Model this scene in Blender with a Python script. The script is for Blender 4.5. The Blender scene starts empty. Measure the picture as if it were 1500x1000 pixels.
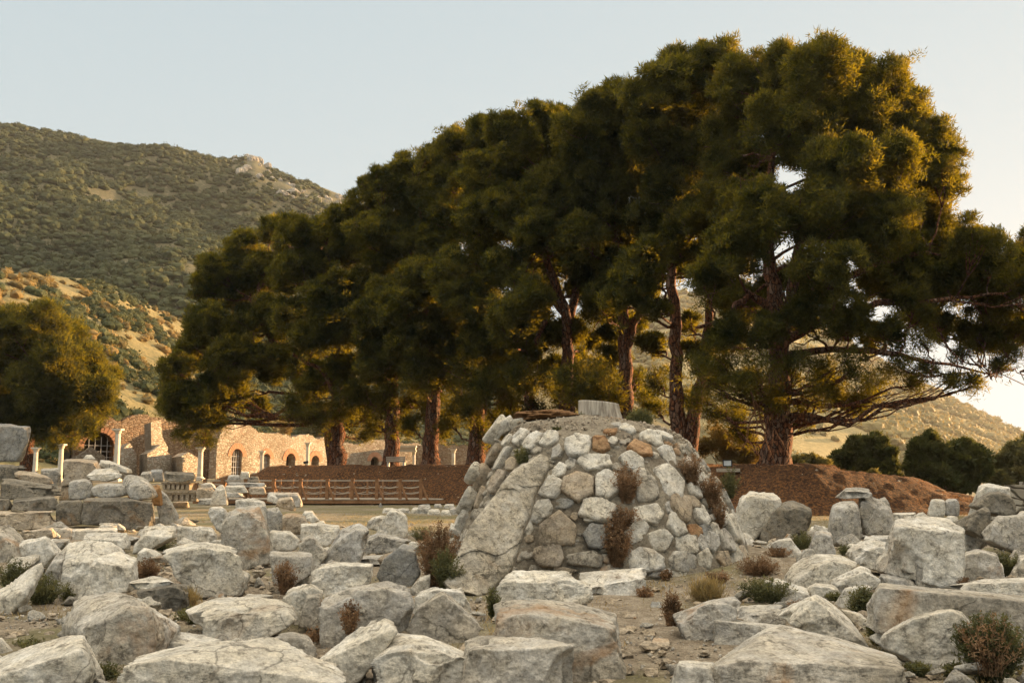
import bpy, bmesh, math, random
import numpy as np
from mathutils import Vector
sc = bpy.context.scene
COL = sc.collection
RAD = math.radians
# ---------------------------------------------------------------- camera
W0, H0, FPX = 1500.0, 1000.0, 1458.0
EYE = 1.6
PITCH = math.atan(195.0 / FPX)
cam_d = bpy.data.cameras.new("camera"); cam = bpy.data.objects.new("camera", cam_d); COL.objects.link(cam)
cam_d.sensor_width = 36.0; cam_d.lens = FPX / W0 * 36.0
cam_d.clip_start = 0.1; cam_d.clip_end = 9000
cam.location = (0, 0, EYE); cam.rotation_euler = (math.pi / 2 + PITCH, 0, 0)
sc.camera = cam
# ---------------------------------------------------------------- light
SUN_AZ, SUN_EL = RAD(62), RAD(7.5)      # azimuth to the right of the view direction (+Y)
w = bpy.data.worlds.new("World"); sc.world = w; w.use_nodes = True
nt = w.node_tree
bg = nt.nodes['Background']; bg.inputs['Strength'].default_value = 0.088
sky = nt.nodes.new('ShaderNodeTexSky'); sky.sky_type = 'NISHITA'; sky.sun_disc = False
sky.sun_elevation = SUN_EL; sky.sun_rotation = SUN_AZ
sky.air_density = 1.0; sky.dust_density = 2.0; sky.ozone_density = 1.0
hs = nt.nodes.new('ShaderNodeHueSaturation'); hs.inputs['Saturation'].default_value = 0.2
nt.links.new(sky.outputs[0], hs.inputs['Color'])
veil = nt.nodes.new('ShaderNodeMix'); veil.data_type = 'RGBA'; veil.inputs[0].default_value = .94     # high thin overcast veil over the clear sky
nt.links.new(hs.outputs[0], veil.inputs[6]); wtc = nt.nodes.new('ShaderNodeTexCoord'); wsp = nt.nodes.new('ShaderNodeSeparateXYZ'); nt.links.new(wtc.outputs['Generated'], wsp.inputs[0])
vr = nt.nodes.new('ShaderNodeValToRGB'); nt.links.new(wsp.outputs[2], vr.inputs[0])      # veil boosted overhead, out of view, to add light on the stones
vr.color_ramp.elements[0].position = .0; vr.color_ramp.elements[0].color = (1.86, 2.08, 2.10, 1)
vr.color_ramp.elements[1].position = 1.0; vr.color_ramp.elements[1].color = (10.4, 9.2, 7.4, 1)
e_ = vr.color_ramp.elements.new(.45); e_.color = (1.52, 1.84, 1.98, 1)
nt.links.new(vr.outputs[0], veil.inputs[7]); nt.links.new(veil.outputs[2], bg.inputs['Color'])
sun_d = bpy.data.lights.new("sun", 'SUN'); sun_d.energy = 5.0; sun_d.angle = RAD(0.5); sun_d.color = (1.0, 0.62, 0.29)
sun = bpy.data.objects.new("sun", sun_d); COL.objects.link(sun)
sdir = Vector((math.sin(SUN_AZ) * math.cos(SUN_EL), math.cos(SUN_AZ) * math.cos(SUN_EL), math.sin(SUN_EL)))
sun.rotation_euler = (-sdir).to_track_quat('-Z', 'Y').to_euler(); sun.location = (60, 60, 60)
vs = sc.view_settings; vs.view_transform = 'Standard'; vs.look = 'None'; vs.exposure = 2.0; vs.gamma = 1
vs.use_curve_mapping = False
sc.render.engine = 'CYCLES'
cy = sc.cycles
cy.use_denoising = True; cy.max_bounces = 8; cy.diffuse_bounces = 3; cy.volume_bounces = 0
cy.transparent_max_bounces = 8; cy.caustics_reflective = False; cy.caustics_refractive = False

# ---------------------------------------------------------------- helpers
def ray(px, py):
    u = (px - W0 / 2) / FPX; v = (H0 / 2 - py) / FPX
    c, s = math.cos(PITCH), math.sin(PITCH)
    return np.array([u, c - v * s, s + v * c])
def P(px, py, d):
    """the point seen at pixel (px,py) that lies d metres ahead"""
    r = ray(px, py); r = r * (d / r[1]); return np.array([r[0], r[1], r[2] + EYE])
def pxz(px, py, d):
    return P(px, py, d)[2]
def ground_z(x, y):
    """gentle swell of the ground on the right of the cone"""
    g = 0.42 * np.exp(-(((x - 3.6) / 1.5) ** 2 + ((y - 18.5) / 2.6) ** 2))
    g = g + 0.10 * np.exp(-(((x + 1.5) / 3.0) ** 2 + ((y - 17) / 3.0) ** 2))
    return g
def gdist(px, py, z=0.0):
    r = ray(px, py)
    return min(60.0, (z - EYE) / r[2] * r[1]) if r[2] < -0.002 else 60.0
def g_at(px, py):
    d = gdist(px, py)
    for _ in range(6):
        p = P(px, py, d); d = gdist(px, py, float(ground_z(p[0], p[1])))
    return d

def tag(o, label=None, cat=None, group=None, kind=None):
    if label: o['label'] = label
    if cat: o['category'] = cat
    if group: o['group'] = group
    if kind: o['kind'] = kind
    return o
def empty(name, loc=(0, 0, 0), **k):
    o = bpy.data.objects.new(name, None); o.empty_display_size = 0.3
    o.location = loc; COL.objects.link(o); tag(o, **k); return o
def mesh_obj(name, V, F, mat=None, parent=None, loc=(0, 0, 0), smooth=True, **k):
    """V (n,3) world coordinates, F (m,3|4) equal-size faces; origin placed at loc"""
    V = np.asarray(V, dtype=np.float32) - np.asarray(loc, dtype=np.float32)
    F = np.asarray(F, dtype=np.int32)
    me = bpy.data.meshes.new(name)
    me.vertices.add(len(V)); me.vertices.foreach_set('co', V.ravel())
    n = F.shape[1]
    me.loops.add(F.size); me.loops.foreach_set('vertex_index', F.ravel())
    me.polygons.add(len(F))
    me.polygons.foreach_set('loop_start', np.arange(0, F.size, n, dtype=np.int32))
    me.polygons.foreach_set('loop_total', np.full(len(F), n, dtype=np.int32))
    me.polygons.foreach_set('use_smooth', np.full(len(F), bool(smooth)))
    me.update(calc_edges=True); me.validate()
    if mat: me.materials.append(mat)
    o = bpy.data.objects.new(name, me); COL.objects.link(o)
    if parent:
        o.parent = parent; o.location = Vector(loc) - parent.location
    else:
        o.location = loc
    tag(o, **k); return o
class MB:
    def __init__(s): s.V = []; s.F = []
    def add(s, V, F):
        b = len(s.V); s.V += [tuple(v) for v in V]; s.F += [tuple(i + b for i in f) for f in F]
    def box(s, lo, hi):
        (x0, y0, z0), (x1, y1, z1) = lo, hi
        s.add([(x0,y0,z0),(x1,y0,z0),(x1,y1,z0),(x0,y1,z0),(x0,y0,z1),(x1,y0,z1),(x1,y1,z1),(x0,y1,z1)],
              [(0,3,2,1),(4,5,6,7),(0,1,5,4),(1,2,6,5),(2,3,7,6),(3,0,4,7)])
    def bar(s, a, b, wx, wz):
        a = Vector(a); b = Vector(b); d = (b - a).normalized()
        up = Vector((0, 0, 1)) if abs(d.z) < .9 else Vector((0, 1, 0))
        sx = d.cross(up).normalized(); sz = sx.cross(d).normalized()
        V = []
        for p in (a, b):
            for i, j in ((-1,-1),(1,-1),(1,1),(-1,1)): V.append(p + sx * wx / 2 * i + sz * wz / 2 * j)
        s.add(V, [(0,1,2,3),(7,6,5,4),(0,4,5,1),(1,5,6,2),(2,6,7,3),(3,7,4,0)])
    def prof(s, c, rz, n=20, flute=0):
        """lathe around vertical axis at c; rz list of (r, z)"""
        V = []; F = []
        for r, z in rz:
            for i in range(n):
                a = 2 * math.pi * i / n; rr = r * (1 - (flute if i % 2 else 0)); V.append((c[0] + rr * math.cos(a), c[1] + rr * math.sin(a), z))
        for k in range(len(rz) - 1):
            for i in range(n):
                j = (i + 1) % n; F.append((k*n+i, k*n+j, (k+1)*n+j, (k+1)*n+i))
        F.append(tuple(range(n-1, -1, -1))); F.append(tuple((len(rz)-1)*n + i for i in range(n)))
        s.add(V, F)
    def build(s, name, mat, parent=None, loc=(0,0,0), smooth=False, **k):
        me = bpy.data.meshes.new(name)
        L = Vector(loc)
        me.from_pydata([Vector(v) - L for v in s.V], [], s.F); me.update()
        if smooth:
            me.polygons.foreach_set('use_smooth', [True] * len(me.polygons))
        if mat: me.materials.append(mat)
        o = bpy.data.objects.new(name, me); COL.objects.link(o)
        if parent: o.parent = parent; o.location = L - Vector(parent.location)
        else: o.location = L
        tag(o, **k); return o

# ---- vectorised value noise
def _hash(ix, iy, iz, seed):
    h = (ix * 374761393 + iy * 668265263 + iz * 2147483647 + seed * 1274126177) & 0xffffffff
    h = ((h ^ (h >> 13)) * 1274126177) & 0xffffffff
    return ((h ^ (h >> 16)) & 0xffff) / 65535.0
def vnoise(p, seed=0):
    p = np.asarray(p, dtype=np.float64); i = np.floor(p).astype(np.int64); f = p - i; f = f * f * (3 - 2 * f)
    r = 0
    for dx in (0, 1):
        for dy in (0, 1):
            for dz in (0, 1):
                w_ = (f[:,0] if dx else 1-f[:,0]) * (f[:,1] if dy else 1-f[:,1]) * (f[:,2] if dz else 1-f[:,2])
                r = r + w_ * _hash(i[:,0]+dx, i[:,1]+dy, i[:,2]+dz, seed)
    return r * 2 - 1
def fbm(p, oct=4, seed=0, gain=.5):
    r = 0; a = 1.0; p = np.asarray(p, dtype=np.float64).copy()
    for k in range(oct):
        r = r + a * vnoise(p, seed + k * 7); a *= gain; p = p * 2.03 + 11.3
    return r

def tubes(paths, n=7):
    """paths: list of (points(k,3), radii(k)). Returns V,F quads"""
    Vs = []; Fs = []; base = 0
    for pts, rad in paths:
        pts = np.asarray(pts, float); rad = np.asarray(rad, float); k = len(pts)
        t = np.gradient(pts, axis=0); t /= np.linalg.norm(t, axis=1)[:, None] + 1e-9
        ref = np.array([0.13, 0.97, 0.2]) if abs(t[0][1]) < .8 else np.array([1.0, 0.1, 0])
        a = np.cross(t, ref); a /= np.linalg.norm(a, axis=1)[:, None] + 1e-9
        b = np.cross(t, a)
        ang = np.linspace(0, 2 * np.pi, n, endpoint=False)
        ring = pts[:, None, :] + rad[:, None, None] * (np.cos(ang)[None, :, None] * a[:, None, :] + np.sin(ang)[None, :, None] * b[:, None, :])
        Vs.append(ring.reshape(-1, 3))
        i = np.arange(k - 1)[:, None] * n; j = np.arange(n)[None, :]; j2 = (j + 1) % n
        f = np.stack([i + j, i + j2, i + n + j2, i + n + j], -1).reshape(-1, 4) + base
        Fs.append(f); base += k * n
    return np.concatenate(Vs), np.concatenate(Fs)

# ---------------------------------------------------------------- materials
def nodes(name):
    m = bpy.data.materials.new(name); m.use_nodes = True
    t = m.node_tree; b = t.nodes['Principled BSDF']; b.inputs['Specular IOR Level'].default_value = 0.2
    return m, t, b
def N(t, typ, ins=None, **pr):
    n = t.nodes.new(typ)
    for k, v in pr.items(): setattr(n, k, v)
    for k, v in (ins or {}).items():
        if hasattr(v, 'outputs'): v = v.outputs[0]
        if isinstance(v, bpy.types.NodeSocket): t.links.new(v, n.inputs[k])
        else: n.inputs[k].default_value = v
    return n
def c4(c): return (c[0], c[1], c[2], 1)
def ramp(t, fac, stops):
    n = t.nodes.new('ShaderNodeValToRGB'); t.links.new(fac, n.inputs[0])
    e = n.color_ramp.elements
    while len(e) < len(stops): e.new(0.5)
    for el, (p_, c) in zip(e, stops):
        el.position = p_; el.color = c4(c) if not isinstance(c, (int, float)) else (c, c, c, 1)
    return n.outputs[0]
def mix(t, fac, a, b, mode='MIX'):
    n = t.nodes.new('ShaderNodeMix'); n.data_type = 'RGBA'; n.blend_type = mode
    for k, v in ((0, fac), (6, a), (7, b)):
        if isinstance(v, bpy.types.NodeSocket): t.links.new(v, n.inputs[k])
        elif k == 0: n.inputs[k].default_value = v
        else: n.inputs[k].default_value = c4(v)
    return n.outputs[2]
def coords(t, scale_rand=40.0):
    tc = t.nodes.new('ShaderNodeTexCoord'); oi = t.nodes.new('ShaderNodeObjectInfo')
    m = N(t, 'ShaderNodeVectorMath', {0: tc.outputs['Object']}, operation='ADD')
    s = N(t, 'ShaderNodeMath', {0: oi.outputs['Random'], 1: scale_rand}, operation='MULTIPLY')
    t.links.new(s.outputs[0], m.inputs[1]); return m.outputs[0], oi.outputs['Random']
def noise(t, vec, scale, detail=6, rough=.55, dist=0.0):
    n = N(t, 'ShaderNodeTexNoise', {'Vector': vec, 'Scale': scale, 'Detail': detail, 'Roughness': rough, 'Distortion': dist})
    return n.outputs[0]
def bump(t, b, h, strength, dist, prev=None):
    n = t.nodes.new('ShaderNodeBump'); n.inputs['Strength'].default_value = strength; n.inputs['Distance'].default_value = dist
    t.links.new(h, n.inputs['Height'])
    if prev: t.links.new(prev, n.inputs['Normal'])
    t.links.new(n.outputs[0], b.inputs['Normal']); return n.outputs[0]

def stone_mat(name, light, dark, ochre=(.36,.19,.07), stain=.5, och=.12, freq=1.0, vein=0.0):
    m, t, b = nodes(name)
    v, rnd = coords(t)
    n1 = noise(t, v, 1.6 * freq, 8, .62); n2 = noise(t, v, 11 * freq, 10, .72); n3 = noise(t, v, 1.1 * freq, 5, .6, .6)
    n4 = noise(t, v, 38 * freq, 6, .7); n5 = noise(t, v, 4.5 * freq, 8, .65)
    lo = .60 - .22 * stain
    base = mix(t, ramp(t, n1, [(lo - .12, 0.0), (lo + .2, 1.0)]), light, dark)
    warm = mix(t, ramp(t, n5, [(.40, 0.0), (.66, 1.0)]), base, tuple(c * k for c, k in zip(light, (.82, .77, .68))))
    # dark crust specks and lichen blotches
    spk = ramp(t, n2, [(.50, 0.0), (.60, 1.0)])
    spk2 = N(t, 'ShaderNodeMath', {0: spk, 1: ramp(t, n5, [(.38, .15), (.6, 1.0)])}, operation='MULTIPLY').outputs[0]
    spk3 = N(t, 'ShaderNodeMath', {0: spk2, 1: .85}, operation='MULTIPLY').outputs[0]
    c = mix(t, spk3, warm, tuple(x * .50 for x in dark))
    wv = N(t, 'ShaderNodeVectorMath', {0: v, 1: N(t, 'ShaderNodeVectorMath', {0: N(t, 'ShaderNodeTexNoise', {'Vector': v, 'Scale': 2.5*freq, 'Detail': 5.0}).outputs[1], 1: (.5,.5,.5)}, operation='MULTIPLY').outputs[0]}, operation='ADD').outputs[0]
    ve = N(t, 'ShaderNodeTexVoronoi', {'Vector': wv, 'Scale': 1.5*freq}, feature='DISTANCE_TO_EDGE')
    crk = N(t, 'ShaderNodeMath', {0: ramp(t, ve.outputs['Distance'], [(.004, 1.0), (.018, 0.0)]), 1: ramp(t, n1, [(.45, 0.0), (.55, 1.0)])}, operation='MULTIPLY').outputs[0]
    crk = N(t, 'ShaderNodeMath', {0: crk, 1: .7}, operation='MULTIPLY').outputs[0]
    c = mix(t, crk, c, tuple(x * .35 for x in dark))
    blot = ramp(t, noise(t, v, 3.2 * freq, 7, .6, .8), [(.40, .74), (.56, 1.04)])
    c = mix(t, 1.0, c, blot, 'MULTIPLY')
    fine = ramp(t, n4, [(.36, .70), (.60, 1.06)])
    c = mix(t, 1.0, c, fine, 'MULTIPLY')
    och_m = ramp(t, n3, [(.64 - och * .4, 0.0), (.72 - och * .3, 1.0)])
    och_f = N(t, 'ShaderNodeMath', {0: och_m, 1: min(.85, och * 4)}, operation='MULTIPLY').outputs[0]
    c = mix(t, och_f, c, ochre)
    # tint per stone
    r2 = ramp(t, rnd, [(0.0, (.86, .84, .80)), (.5, (1.0, .985, .95)), (1.0, (.93, .93, .93))])
    c = mix(t, 1.0, c, r2, 'MULTIPLY')
    t.links.new(c, b.inputs['Base Color']); b.inputs['Roughness'].default_value = .92
    vo = N(t, 'ShaderNodeTexVoronoi', {'Vector': v, 'Scale': 22 * freq}); pit = ramp(t, vo.outputs['Distance'], [(.0, 0.0), (.28, 1.0)])
    p1 = bump(t, b, n5, .8, .07 / freq); p2 = bump(t, b, n2, .8, .04 / freq, p1); p3 = bump(t, b, pit, .3, .015 / freq, p2); bump(t, b, n4, .6, .008 / freq, p3)
    return m
M = {}
M['w'] = stone_mat('pale_marble', (.82,.79,.725), (.42,.385,.32), stain=.42, och=.04)
M['g'] = stone_mat('grey_marble', (.66,.64,.60), (.24,.225,.20), stain=.6, och=.05)
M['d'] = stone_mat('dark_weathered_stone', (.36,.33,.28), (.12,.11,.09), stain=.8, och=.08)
M['lean'] = stone_mat('speckled_slab_marble', (.66,.61,.52), (.22,.19,.14), stain=.75, och=.05, freq=1.3)
M['b'] = stone_mat('buff_stone', (.60,.52,.42), (.30,.24,.17), stain=.5, och=.10)
M['o'] = stone_mat('ochre_stone', (.52,.36,.22), (.34,.16,.07), stain=.6, och=.3)
M['l'] = stone_mat('lichen_marble', (.70,.67,.62), (.27,.24,.19), stain=.7, och=.14)
M['bl'] = stone_mat('blue_grey_stone', (.40,.40,.39), (.24,.24,.235), stain=.5, och=.03)
def simple(name, a, b_, sc_=3.0, rough=.9, bs=.3, bd=.02, det=6, stretch=None):
    m, t, b = nodes(name); v, rnd = coords(t)
    if stretch:
        mp = N(t, 'ShaderNodeMapping', {'Vector': v}); mp.inputs['Scale'].default_value = stretch; v = mp.outputs[0]
    n = noise(t, v, sc_, det, .65)
    t.links.new(ramp(t, n, [(.32, a), (.68, b_)]), b.inputs['Base Color']); b.inputs['Roughness'].default_value = rough
    bump(t, b, n, bs, bd); return m
def foliage(name, a, b_, trans=.35, sc_=.9, tr=None):
    m, t, b = nodes(name); v, rnd = coords(t)
    n = noise(t, v, sc_, 3, .6); n2 = noise(t, v, 14, 2, .6)
    c = ramp(t, n, [(.35, a), (.65, b_)])
    c = mix(t, 1.0, c, ramp(t, n2, [(.3, .7), (.7, 1.25)]), 'MULTIPLY')
    t.links.new(c, b.inputs['Base Color']); b.inputs['Roughness'].default_value = .7
    b.inputs['Specular IOR Level'].default_value = .12
    tl = N(t, 'ShaderNodeBsdfTranslucent'); tcol = mix(t, 1.0, c, tr or (2.2, 1.7, .7), 'MULTIPLY'); t.links.new(tcol, tl.inputs['Color'])
    ms = N(t, 'ShaderNodeMixShader', {0: trans}); t.links.new(b.outputs[0], ms.inputs[1]); t.links.new(tl.outputs[0], ms.inputs[2])
    t.links.new(ms.outputs[0], t.nodes['Material Output'].inputs['Surface']); return m
M['pine'] = foliage('pine_needles', (.012,.021,.012), (.040,.056,.028), .44, .9, (10.5, 5.6, .4))
m, t, b = nodes('pine_bark'); v, rnd = coords(t)
mp = N(t, 'ShaderNodeMapping', {'Vector': v}); mp.inputs['Scale'].default_value = (1, 1, .38)
wv = N(t, 'ShaderNodeVectorMath', {0: mp.outputs[0], 1: N(t, 'ShaderNodeVectorMath', {0: N(t, 'ShaderNodeTexNoise', {'Vector': v, 'Scale': 4.0}).outputs[1], 1: (.16,.16,.16)}, operation='MULTIPLY').outputs[0]}, operation='ADD').outputs[0]
ve = N(t, 'ShaderNodeTexVoronoi', {'Vector': wv, 'Scale': 6.5}, feature='DISTANCE_TO_EDGE'); vc = N(t, 'ShaderNodeTexVoronoi', {'Vector': wv, 'Scale': 6.5})
nn = noise(t, v, 9, 7, .7); sp = t.nodes.new('ShaderNodeSeparateColor'); t.links.new(vc.outputs['Color'], sp.inputs[0])
c = mix(t, ramp(t, nn, [(.35,0.0),(.65,1.0)]), (.085,.036,.020), (.25,.105,.05)); c = mix(t, ramp(t, sp.outputs[0], [(.5,0.0),(.9,.55)]), c, (.20,.155,.12))
c = mix(t, ramp(t, ve.outputs['Distance'], [(.02,.9),(.09,0.0)]), c, (.022,.013,.01)); t.links.new(c, b.inputs['Base Color']); b.inputs['Roughness'].default_value = .95
q = bump(t, b, ramp(t, ve.outputs['Distance'], [(0.0,0.0),(.15,1.0)]), 1.0, .09); bump(t, b, nn, .8, .03, q); M['bark'] = m
M['twig'] = simple('bare_twigs', (.12,.06,.03), (.25,.13,.07), 5, .95)
M['bush'] = foliage('broad_leaves', (.045,.06,.025), (.085,.10,.045), .3)
M['bushp'] = foliage('pale_leaves', (.10,.11,.06), (.17,.17,.09), .3)
M['scrub'] = foliage('maquis_leaves', (.020,.030,.010), (.064,.072,.028), .15, .09)
M['scrubgold'] = foliage('sun_tinted_maquis', (.12,.11,.045), (.24,.20,.085), .2, .05)  # sunlit gold put into the leaf colour for the far right hill
M['scrubdry'] = foliage('dry_scrub_leaves', (.11,.095,.04), (.24,.175,.07), .3, .12)
M['weedg'] = foliage('green_weed', (.06,.068,.034), (.16,.165,.085), .3, 3)
M['weedb'] = foliage('rusty_dry_weed', (.12,.075,.042), (.32,.21,.12), .3, 4, (1.5,1.2,.9))
M['grass'] = foliage('dry_grass', (.17,.14,.07), (.36,.29,.16), .3, 2)
M['wood'] = simple('weathered_timber', (.17,.085,.04), (.30,.16,.08), 6, .85, .3, .01)
M['rail'] = simple('grey_rail_timber', (.30,.25,.19), (.42,.36,.28), 6, .85, .3, .01)
M['stump'] = simple('bleached_stump_wood', (.13,.10,.075), (.62,.56,.46), 7, .9, 1.0, .05, 10, (2.5, 2.5, .14))
M['mat'] = simple('matted_needles', (.10,.05,.022), (.26,.14,.06), 16, .95, 1.0, .05, 10)
M['black'] = simple('black_metal', (.02,.02,.02), (.04,.04,.04), 5, .5)
M['iron'] = simple('grey_iron_bars', (.30,.31,.32), (.42,.43,.44), 5, .6)
M['glass'] = simple('pale_panel', (.45,.47,.48), (.6,.62,.62), 2, .3, .02)
M['dark'] = simple('dark_earth', (.10,.07,.045), (.17,.12,.08), 3, .95, .4, .05)  # plain darker earth tone
# ================================================================ LAND
SPINE = [(-19.5,68.5,.1),(-17,67.8,1.5),(-14,67,2.1),(-5,63.5,2.1),(4,54,2.05),(12,44.8,1.95),(16,46,1.45),(18,46.3,.75),(19.8,46.5,.05)]
def mound_z(x, y):
    x = np.asarray(x, float); y = np.asarray(y, float); best = np.full(np.broadcast(x, y).shape, 0.0)
    for (x0,y0,h0),(x1,y1,h1) in zip(SPINE[:-1], SPINE[1:]):
        dx, dy = x1-x0, y1-y0; L2 = dx*dx+dy*dy
        t = np.clip(((x-x0)*dx+(y-y0)*dy)/L2, 0, 1)
        d = np.hypot(x-(x0+t*dx), y-(y0+t*dy)); h = h0+t*(h1-h0)
        k = np.clip((5.2-d)/3.0, 0, 1); k = k*k*(3-2*k)*.4+k*.6
        best = np.maximum(best, h*k)
    return best
def land_z(x, y):
    x = np.asarray(x, float); y = np.asarray(y, float)
    k = np.clip((y-70)/14, 0, 1)*np.clip((-8-x)/8, 0, 1)
    return ground_z(x, y) + 1.2*k
def graded(a, b, fine, lo, hi):
    """coordinates from lo to hi, spacing fine between a and b and growing outside"""
    mid = list(np.arange(a, b, fine)); r = [b]; s = fine
    while r[-1] < hi: s *= 1.16; r.append(min(hi, r[-1]+s))
    l = [a]; s = fine
    while l[-1] > lo: s *= 1.16; l.append(max(lo, l[-1]-s))
    return np.array(sorted(set(l[1:] + mid + r)))
def grid_faces(nx, ny):
    i = np.arange(nx-1)[None, :]; j = np.arange(ny-1)[:, None]
    a = j*nx+i; return np.stack([a, a+1, a+nx+1, a+nx], -1).reshape(-1, 4)
# ground sheet
gx = graded(-16, 16, .13, -1400, 1400); gy = graded(5, 34, .13, -60, 1400)
X, Y = np.meshgrid(gx, gy)
p3 = np.stack([X.ravel(), Y.ravel(), 0*X.ravel()], 1)
near = np.clip((60-Y.ravel())/30, 0, 1)*np.clip((40-abs(X.ravel()))/20, 0, 1)
Z = land_z(X, Y).ravel() + near*(fbm(p3*.7, 3, 3)*.05 + fbm(p3*3.5, 3, 5)*.022)
m, t, b = nodes('dry_ground'); tc = t.nodes.new('ShaderNodeTexCoord').outputs['Object']
n1 = noise(t, tc, .35, 6, .6); n2 = noise(t, tc, 5, 8, .7); n3 = noise(t, tc, 40, 6, .7); n4 = noise(t, tc, .12, 4, .6)
c = ramp(t, n2, [(.3,(.13,.10,.068)),(.5,(.235,.19,.135)),(.72,(.36,.31,.235))])
gr = ramp(t, n2, [(.3,(.085,.082,.038)),(.7,(.22,.19,.09))])
sep = t.nodes.new('ShaderNodeSeparateXYZ'); t.links.new(tc, sep.inputs[0])
farm = N(t, 'ShaderNodeMapRange', {0: sep.outputs[1], 1: 26.0, 2: 31.0}).outputs[0]
gm = ramp(t, n1, [(.50,0.0),(.60,1.0)])
gmf = ramp(t, n1, [(.40,0.15),(.55,1.0)])
f = mix(t, farm, gm, gmf); f2 = N(t, 'ShaderNodeMath', {0: f, 1: .8}, operation='MULTIPLY').outputs[0]
c = mix(t, f2, c, gr)
c = mix(t, 1.0, c, ramp(t, n3, [(.3,.65),(.7,1.3)]), 'MULTIPLY')
t.links.new(c, b.inputs['Base Color']); b.inputs['Roughness'].default_value = .97
q = bump(t, b, n2, .8, .05); q = bump(t, b, n3, .9, .012, q)
vo = N(t, 'ShaderNodeTexVoronoi', {'Vector': tc, 'Scale': 22.0}).outputs['Distance']; bump(t, b, vo, .5, .012, q)
M['ground'] = m
mesh_obj('ground', np.stack([X.ravel(), Y.ravel(), Z], 1), grid_faces(len(gx), len(gy)), M['ground'], kind='structure')
# earth bank under the pines
m, t, b = nodes('red_needle_earth'); tc = t.nodes.new('ShaderNodeTexCoord').outputs['Object']
n1 = noise(t, tc, .8, 8, .65); n2 = noise(t, tc, 9, 8, .75); n3 = noise(t, tc, 2.2, 10, .7, 1.5)
c = ramp(t, n1, [(.35,(.042,.023,.014)),(.65,(.095,.050,.028))])
c = mix(t, ramp(t, n2, [(.46,0.0),(.62,.85)]), c, (.32,.140,.045))  # needle litter patches, their orange boosted to stand in for sunlight
c = mix(t, ramp(t, n3, [(.30,1.0),(.42,0.0)]), c, (.045,.022,.013))
t.links.new(c, b.inputs['Base Color']); b.inputs['Roughness'].default_value = .95
q = bump(t, b, n3, .9, .25); bump(t, b, n2, .9, .06, q); M['redearth'] = m
bx = np.arange(-26, 27, .16); by = np.arange(36, 76, .16); X, Y = np.meshgrid(bx, by)
p3 = np.stack([X.ravel(), Y.ravel(), 0*X.ravel()], 1)
mz = mound_z(X, Y).ravel(); Z = land_z(X, Y).ravel() + mz + np.clip(mz*3, 0, 1)*(fbm(p3*.8, 4, 21)*.10 + abs(fbm(p3*2.5, 3, 22))*.07) - .12*(mz < .02)
keep = (mz > -1).reshape(X.shape)
F = grid_faces(len(bx), len(by)); fm = mz[F].max(1) > .015
V = np.stack([X.ravel(), Y.ravel(), Z], 1); F = F[fm]; u, inv = np.unique(F, return_inverse=True)
mesh_obj('earth_bank', V[u], inv.reshape(F.shape), M['redearth'], kind='structure')

# hills: real terrain sheets between a foot line and a ridge line
def hill(name, ridge, foot, mat, ns=90, npx=200, amp=6, power=1.0, seed=0, rock=None):
    """ridge/foot: (px,py,depth) polylines; surface joins them, rising steadily"""
    r = np.array(ridge, float); f = np.array(foot, float)
    pxs = np.linspace(r[0,0], r[-1,0], npx); s = np.linspace(0, 1, ns)
    ry = np.interp(pxs, r[:,0], r[:,1]); rd = np.interp(pxs, r[:,0], r[:,2])
    fy = np.interp(pxs, f[:,0], f[:,1]); fd = np.interp(pxs, f[:,0], f[:,2])
    A = np.array([P(a, b_, c_) for a, b_, c_ in zip(pxs, fy, fd)]); B = np.array([P(a, b_, c_) for a, b_, c_ in zip(pxs, ry, rd)])
    S = s[:, None, None]; V = A[None]*(1-S) + B[None]*S
    zz = A[None,:,2]*(1-S[...,0]) + B[None,:,2]*(S[...,0]**power)
    V[..., 2] = zz
    # back slope falling away behind the ridge
    back = B.copy(); back[:,1] += 260; back[:,0] *= 1.25; back[:,2] = np.maximum(-2, back[:,2]*.35)
    V = np.concatenate([V, back[None]], 0); ns += 1
    q = V.reshape(-1, 3).copy(); lam = np.clip(np.minimum(np.repeat(np.linspace(0,1,ns), npx)*5, 1), 0, 1)
    edge = 1-np.clip((np.repeat(np.linspace(0,1,ns), npx)-.9)*10, 0, .75)
    q[:,2] += fbm(q/ (amp*9.0), 4, seed)*amp*lam*edge
    mesh_obj(name, q, grid_faces(npx, ns), mat, kind='structure')
    return q.reshape(ns, npx, 3), pxs
def hill_mat(name, a, b_, g, sc_=.08):
    m, t, b = nodes(name); tc = t.nodes.new('ShaderNodeTexCoord').outputs['Object']
    n = noise(t, tc, sc_, 8, .65); n2 = noise(t, tc, sc_*9, 6, .7)
    c = mix(t, ramp(t, n, [(.4,0.0),(.6,1.0)]), a, b_); c = mix(t, ramp(t, n2, [(.5,0.0),(.64,.8)]), c, g)
    t.links.new(c, b.inputs['Base Color']); b.inputs['Roughness'].default_value = .95; bump(t, b, n2, .6, 1.0); return m
M['hill'] = hill_mat('wooded_hillside', (.055,.053,.026), (.085,.078,.040), (.17,.145,.085))
M['hillr'] = hill_mat('sun_tinted_hillside', (.20,.165,.075), (.27,.215,.10), (.33,.265,.13), .05)  # sunlit gold put into the colour of a slope the sun misses
M['spur'] = hill_mat('dry_grass_slope', (.23,.185,.085), (.14,.12,.055), (.075,.075,.033), .10)
LR = [(-420,150,520),(-200,168,560),(0,182,600),(100,195,610),(200,210,620),(280,222,630),(340,234,640),(372,229,640),(400,248,640),(450,268,645),(505,288,650),(560,335,650),(650,395,650),(750,445,650),(850,500,650),(950,570,650),(1050,650,650),(1150,700,650)]
LF = [(-420,640,200),(0,640,215),(300,650,235),(600,680,260),(1150,705,300)]
HL, hlx = hill('hill', LR, LF, M['hill'], ns=80, npx=260, amp=9, seed=31)
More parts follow.
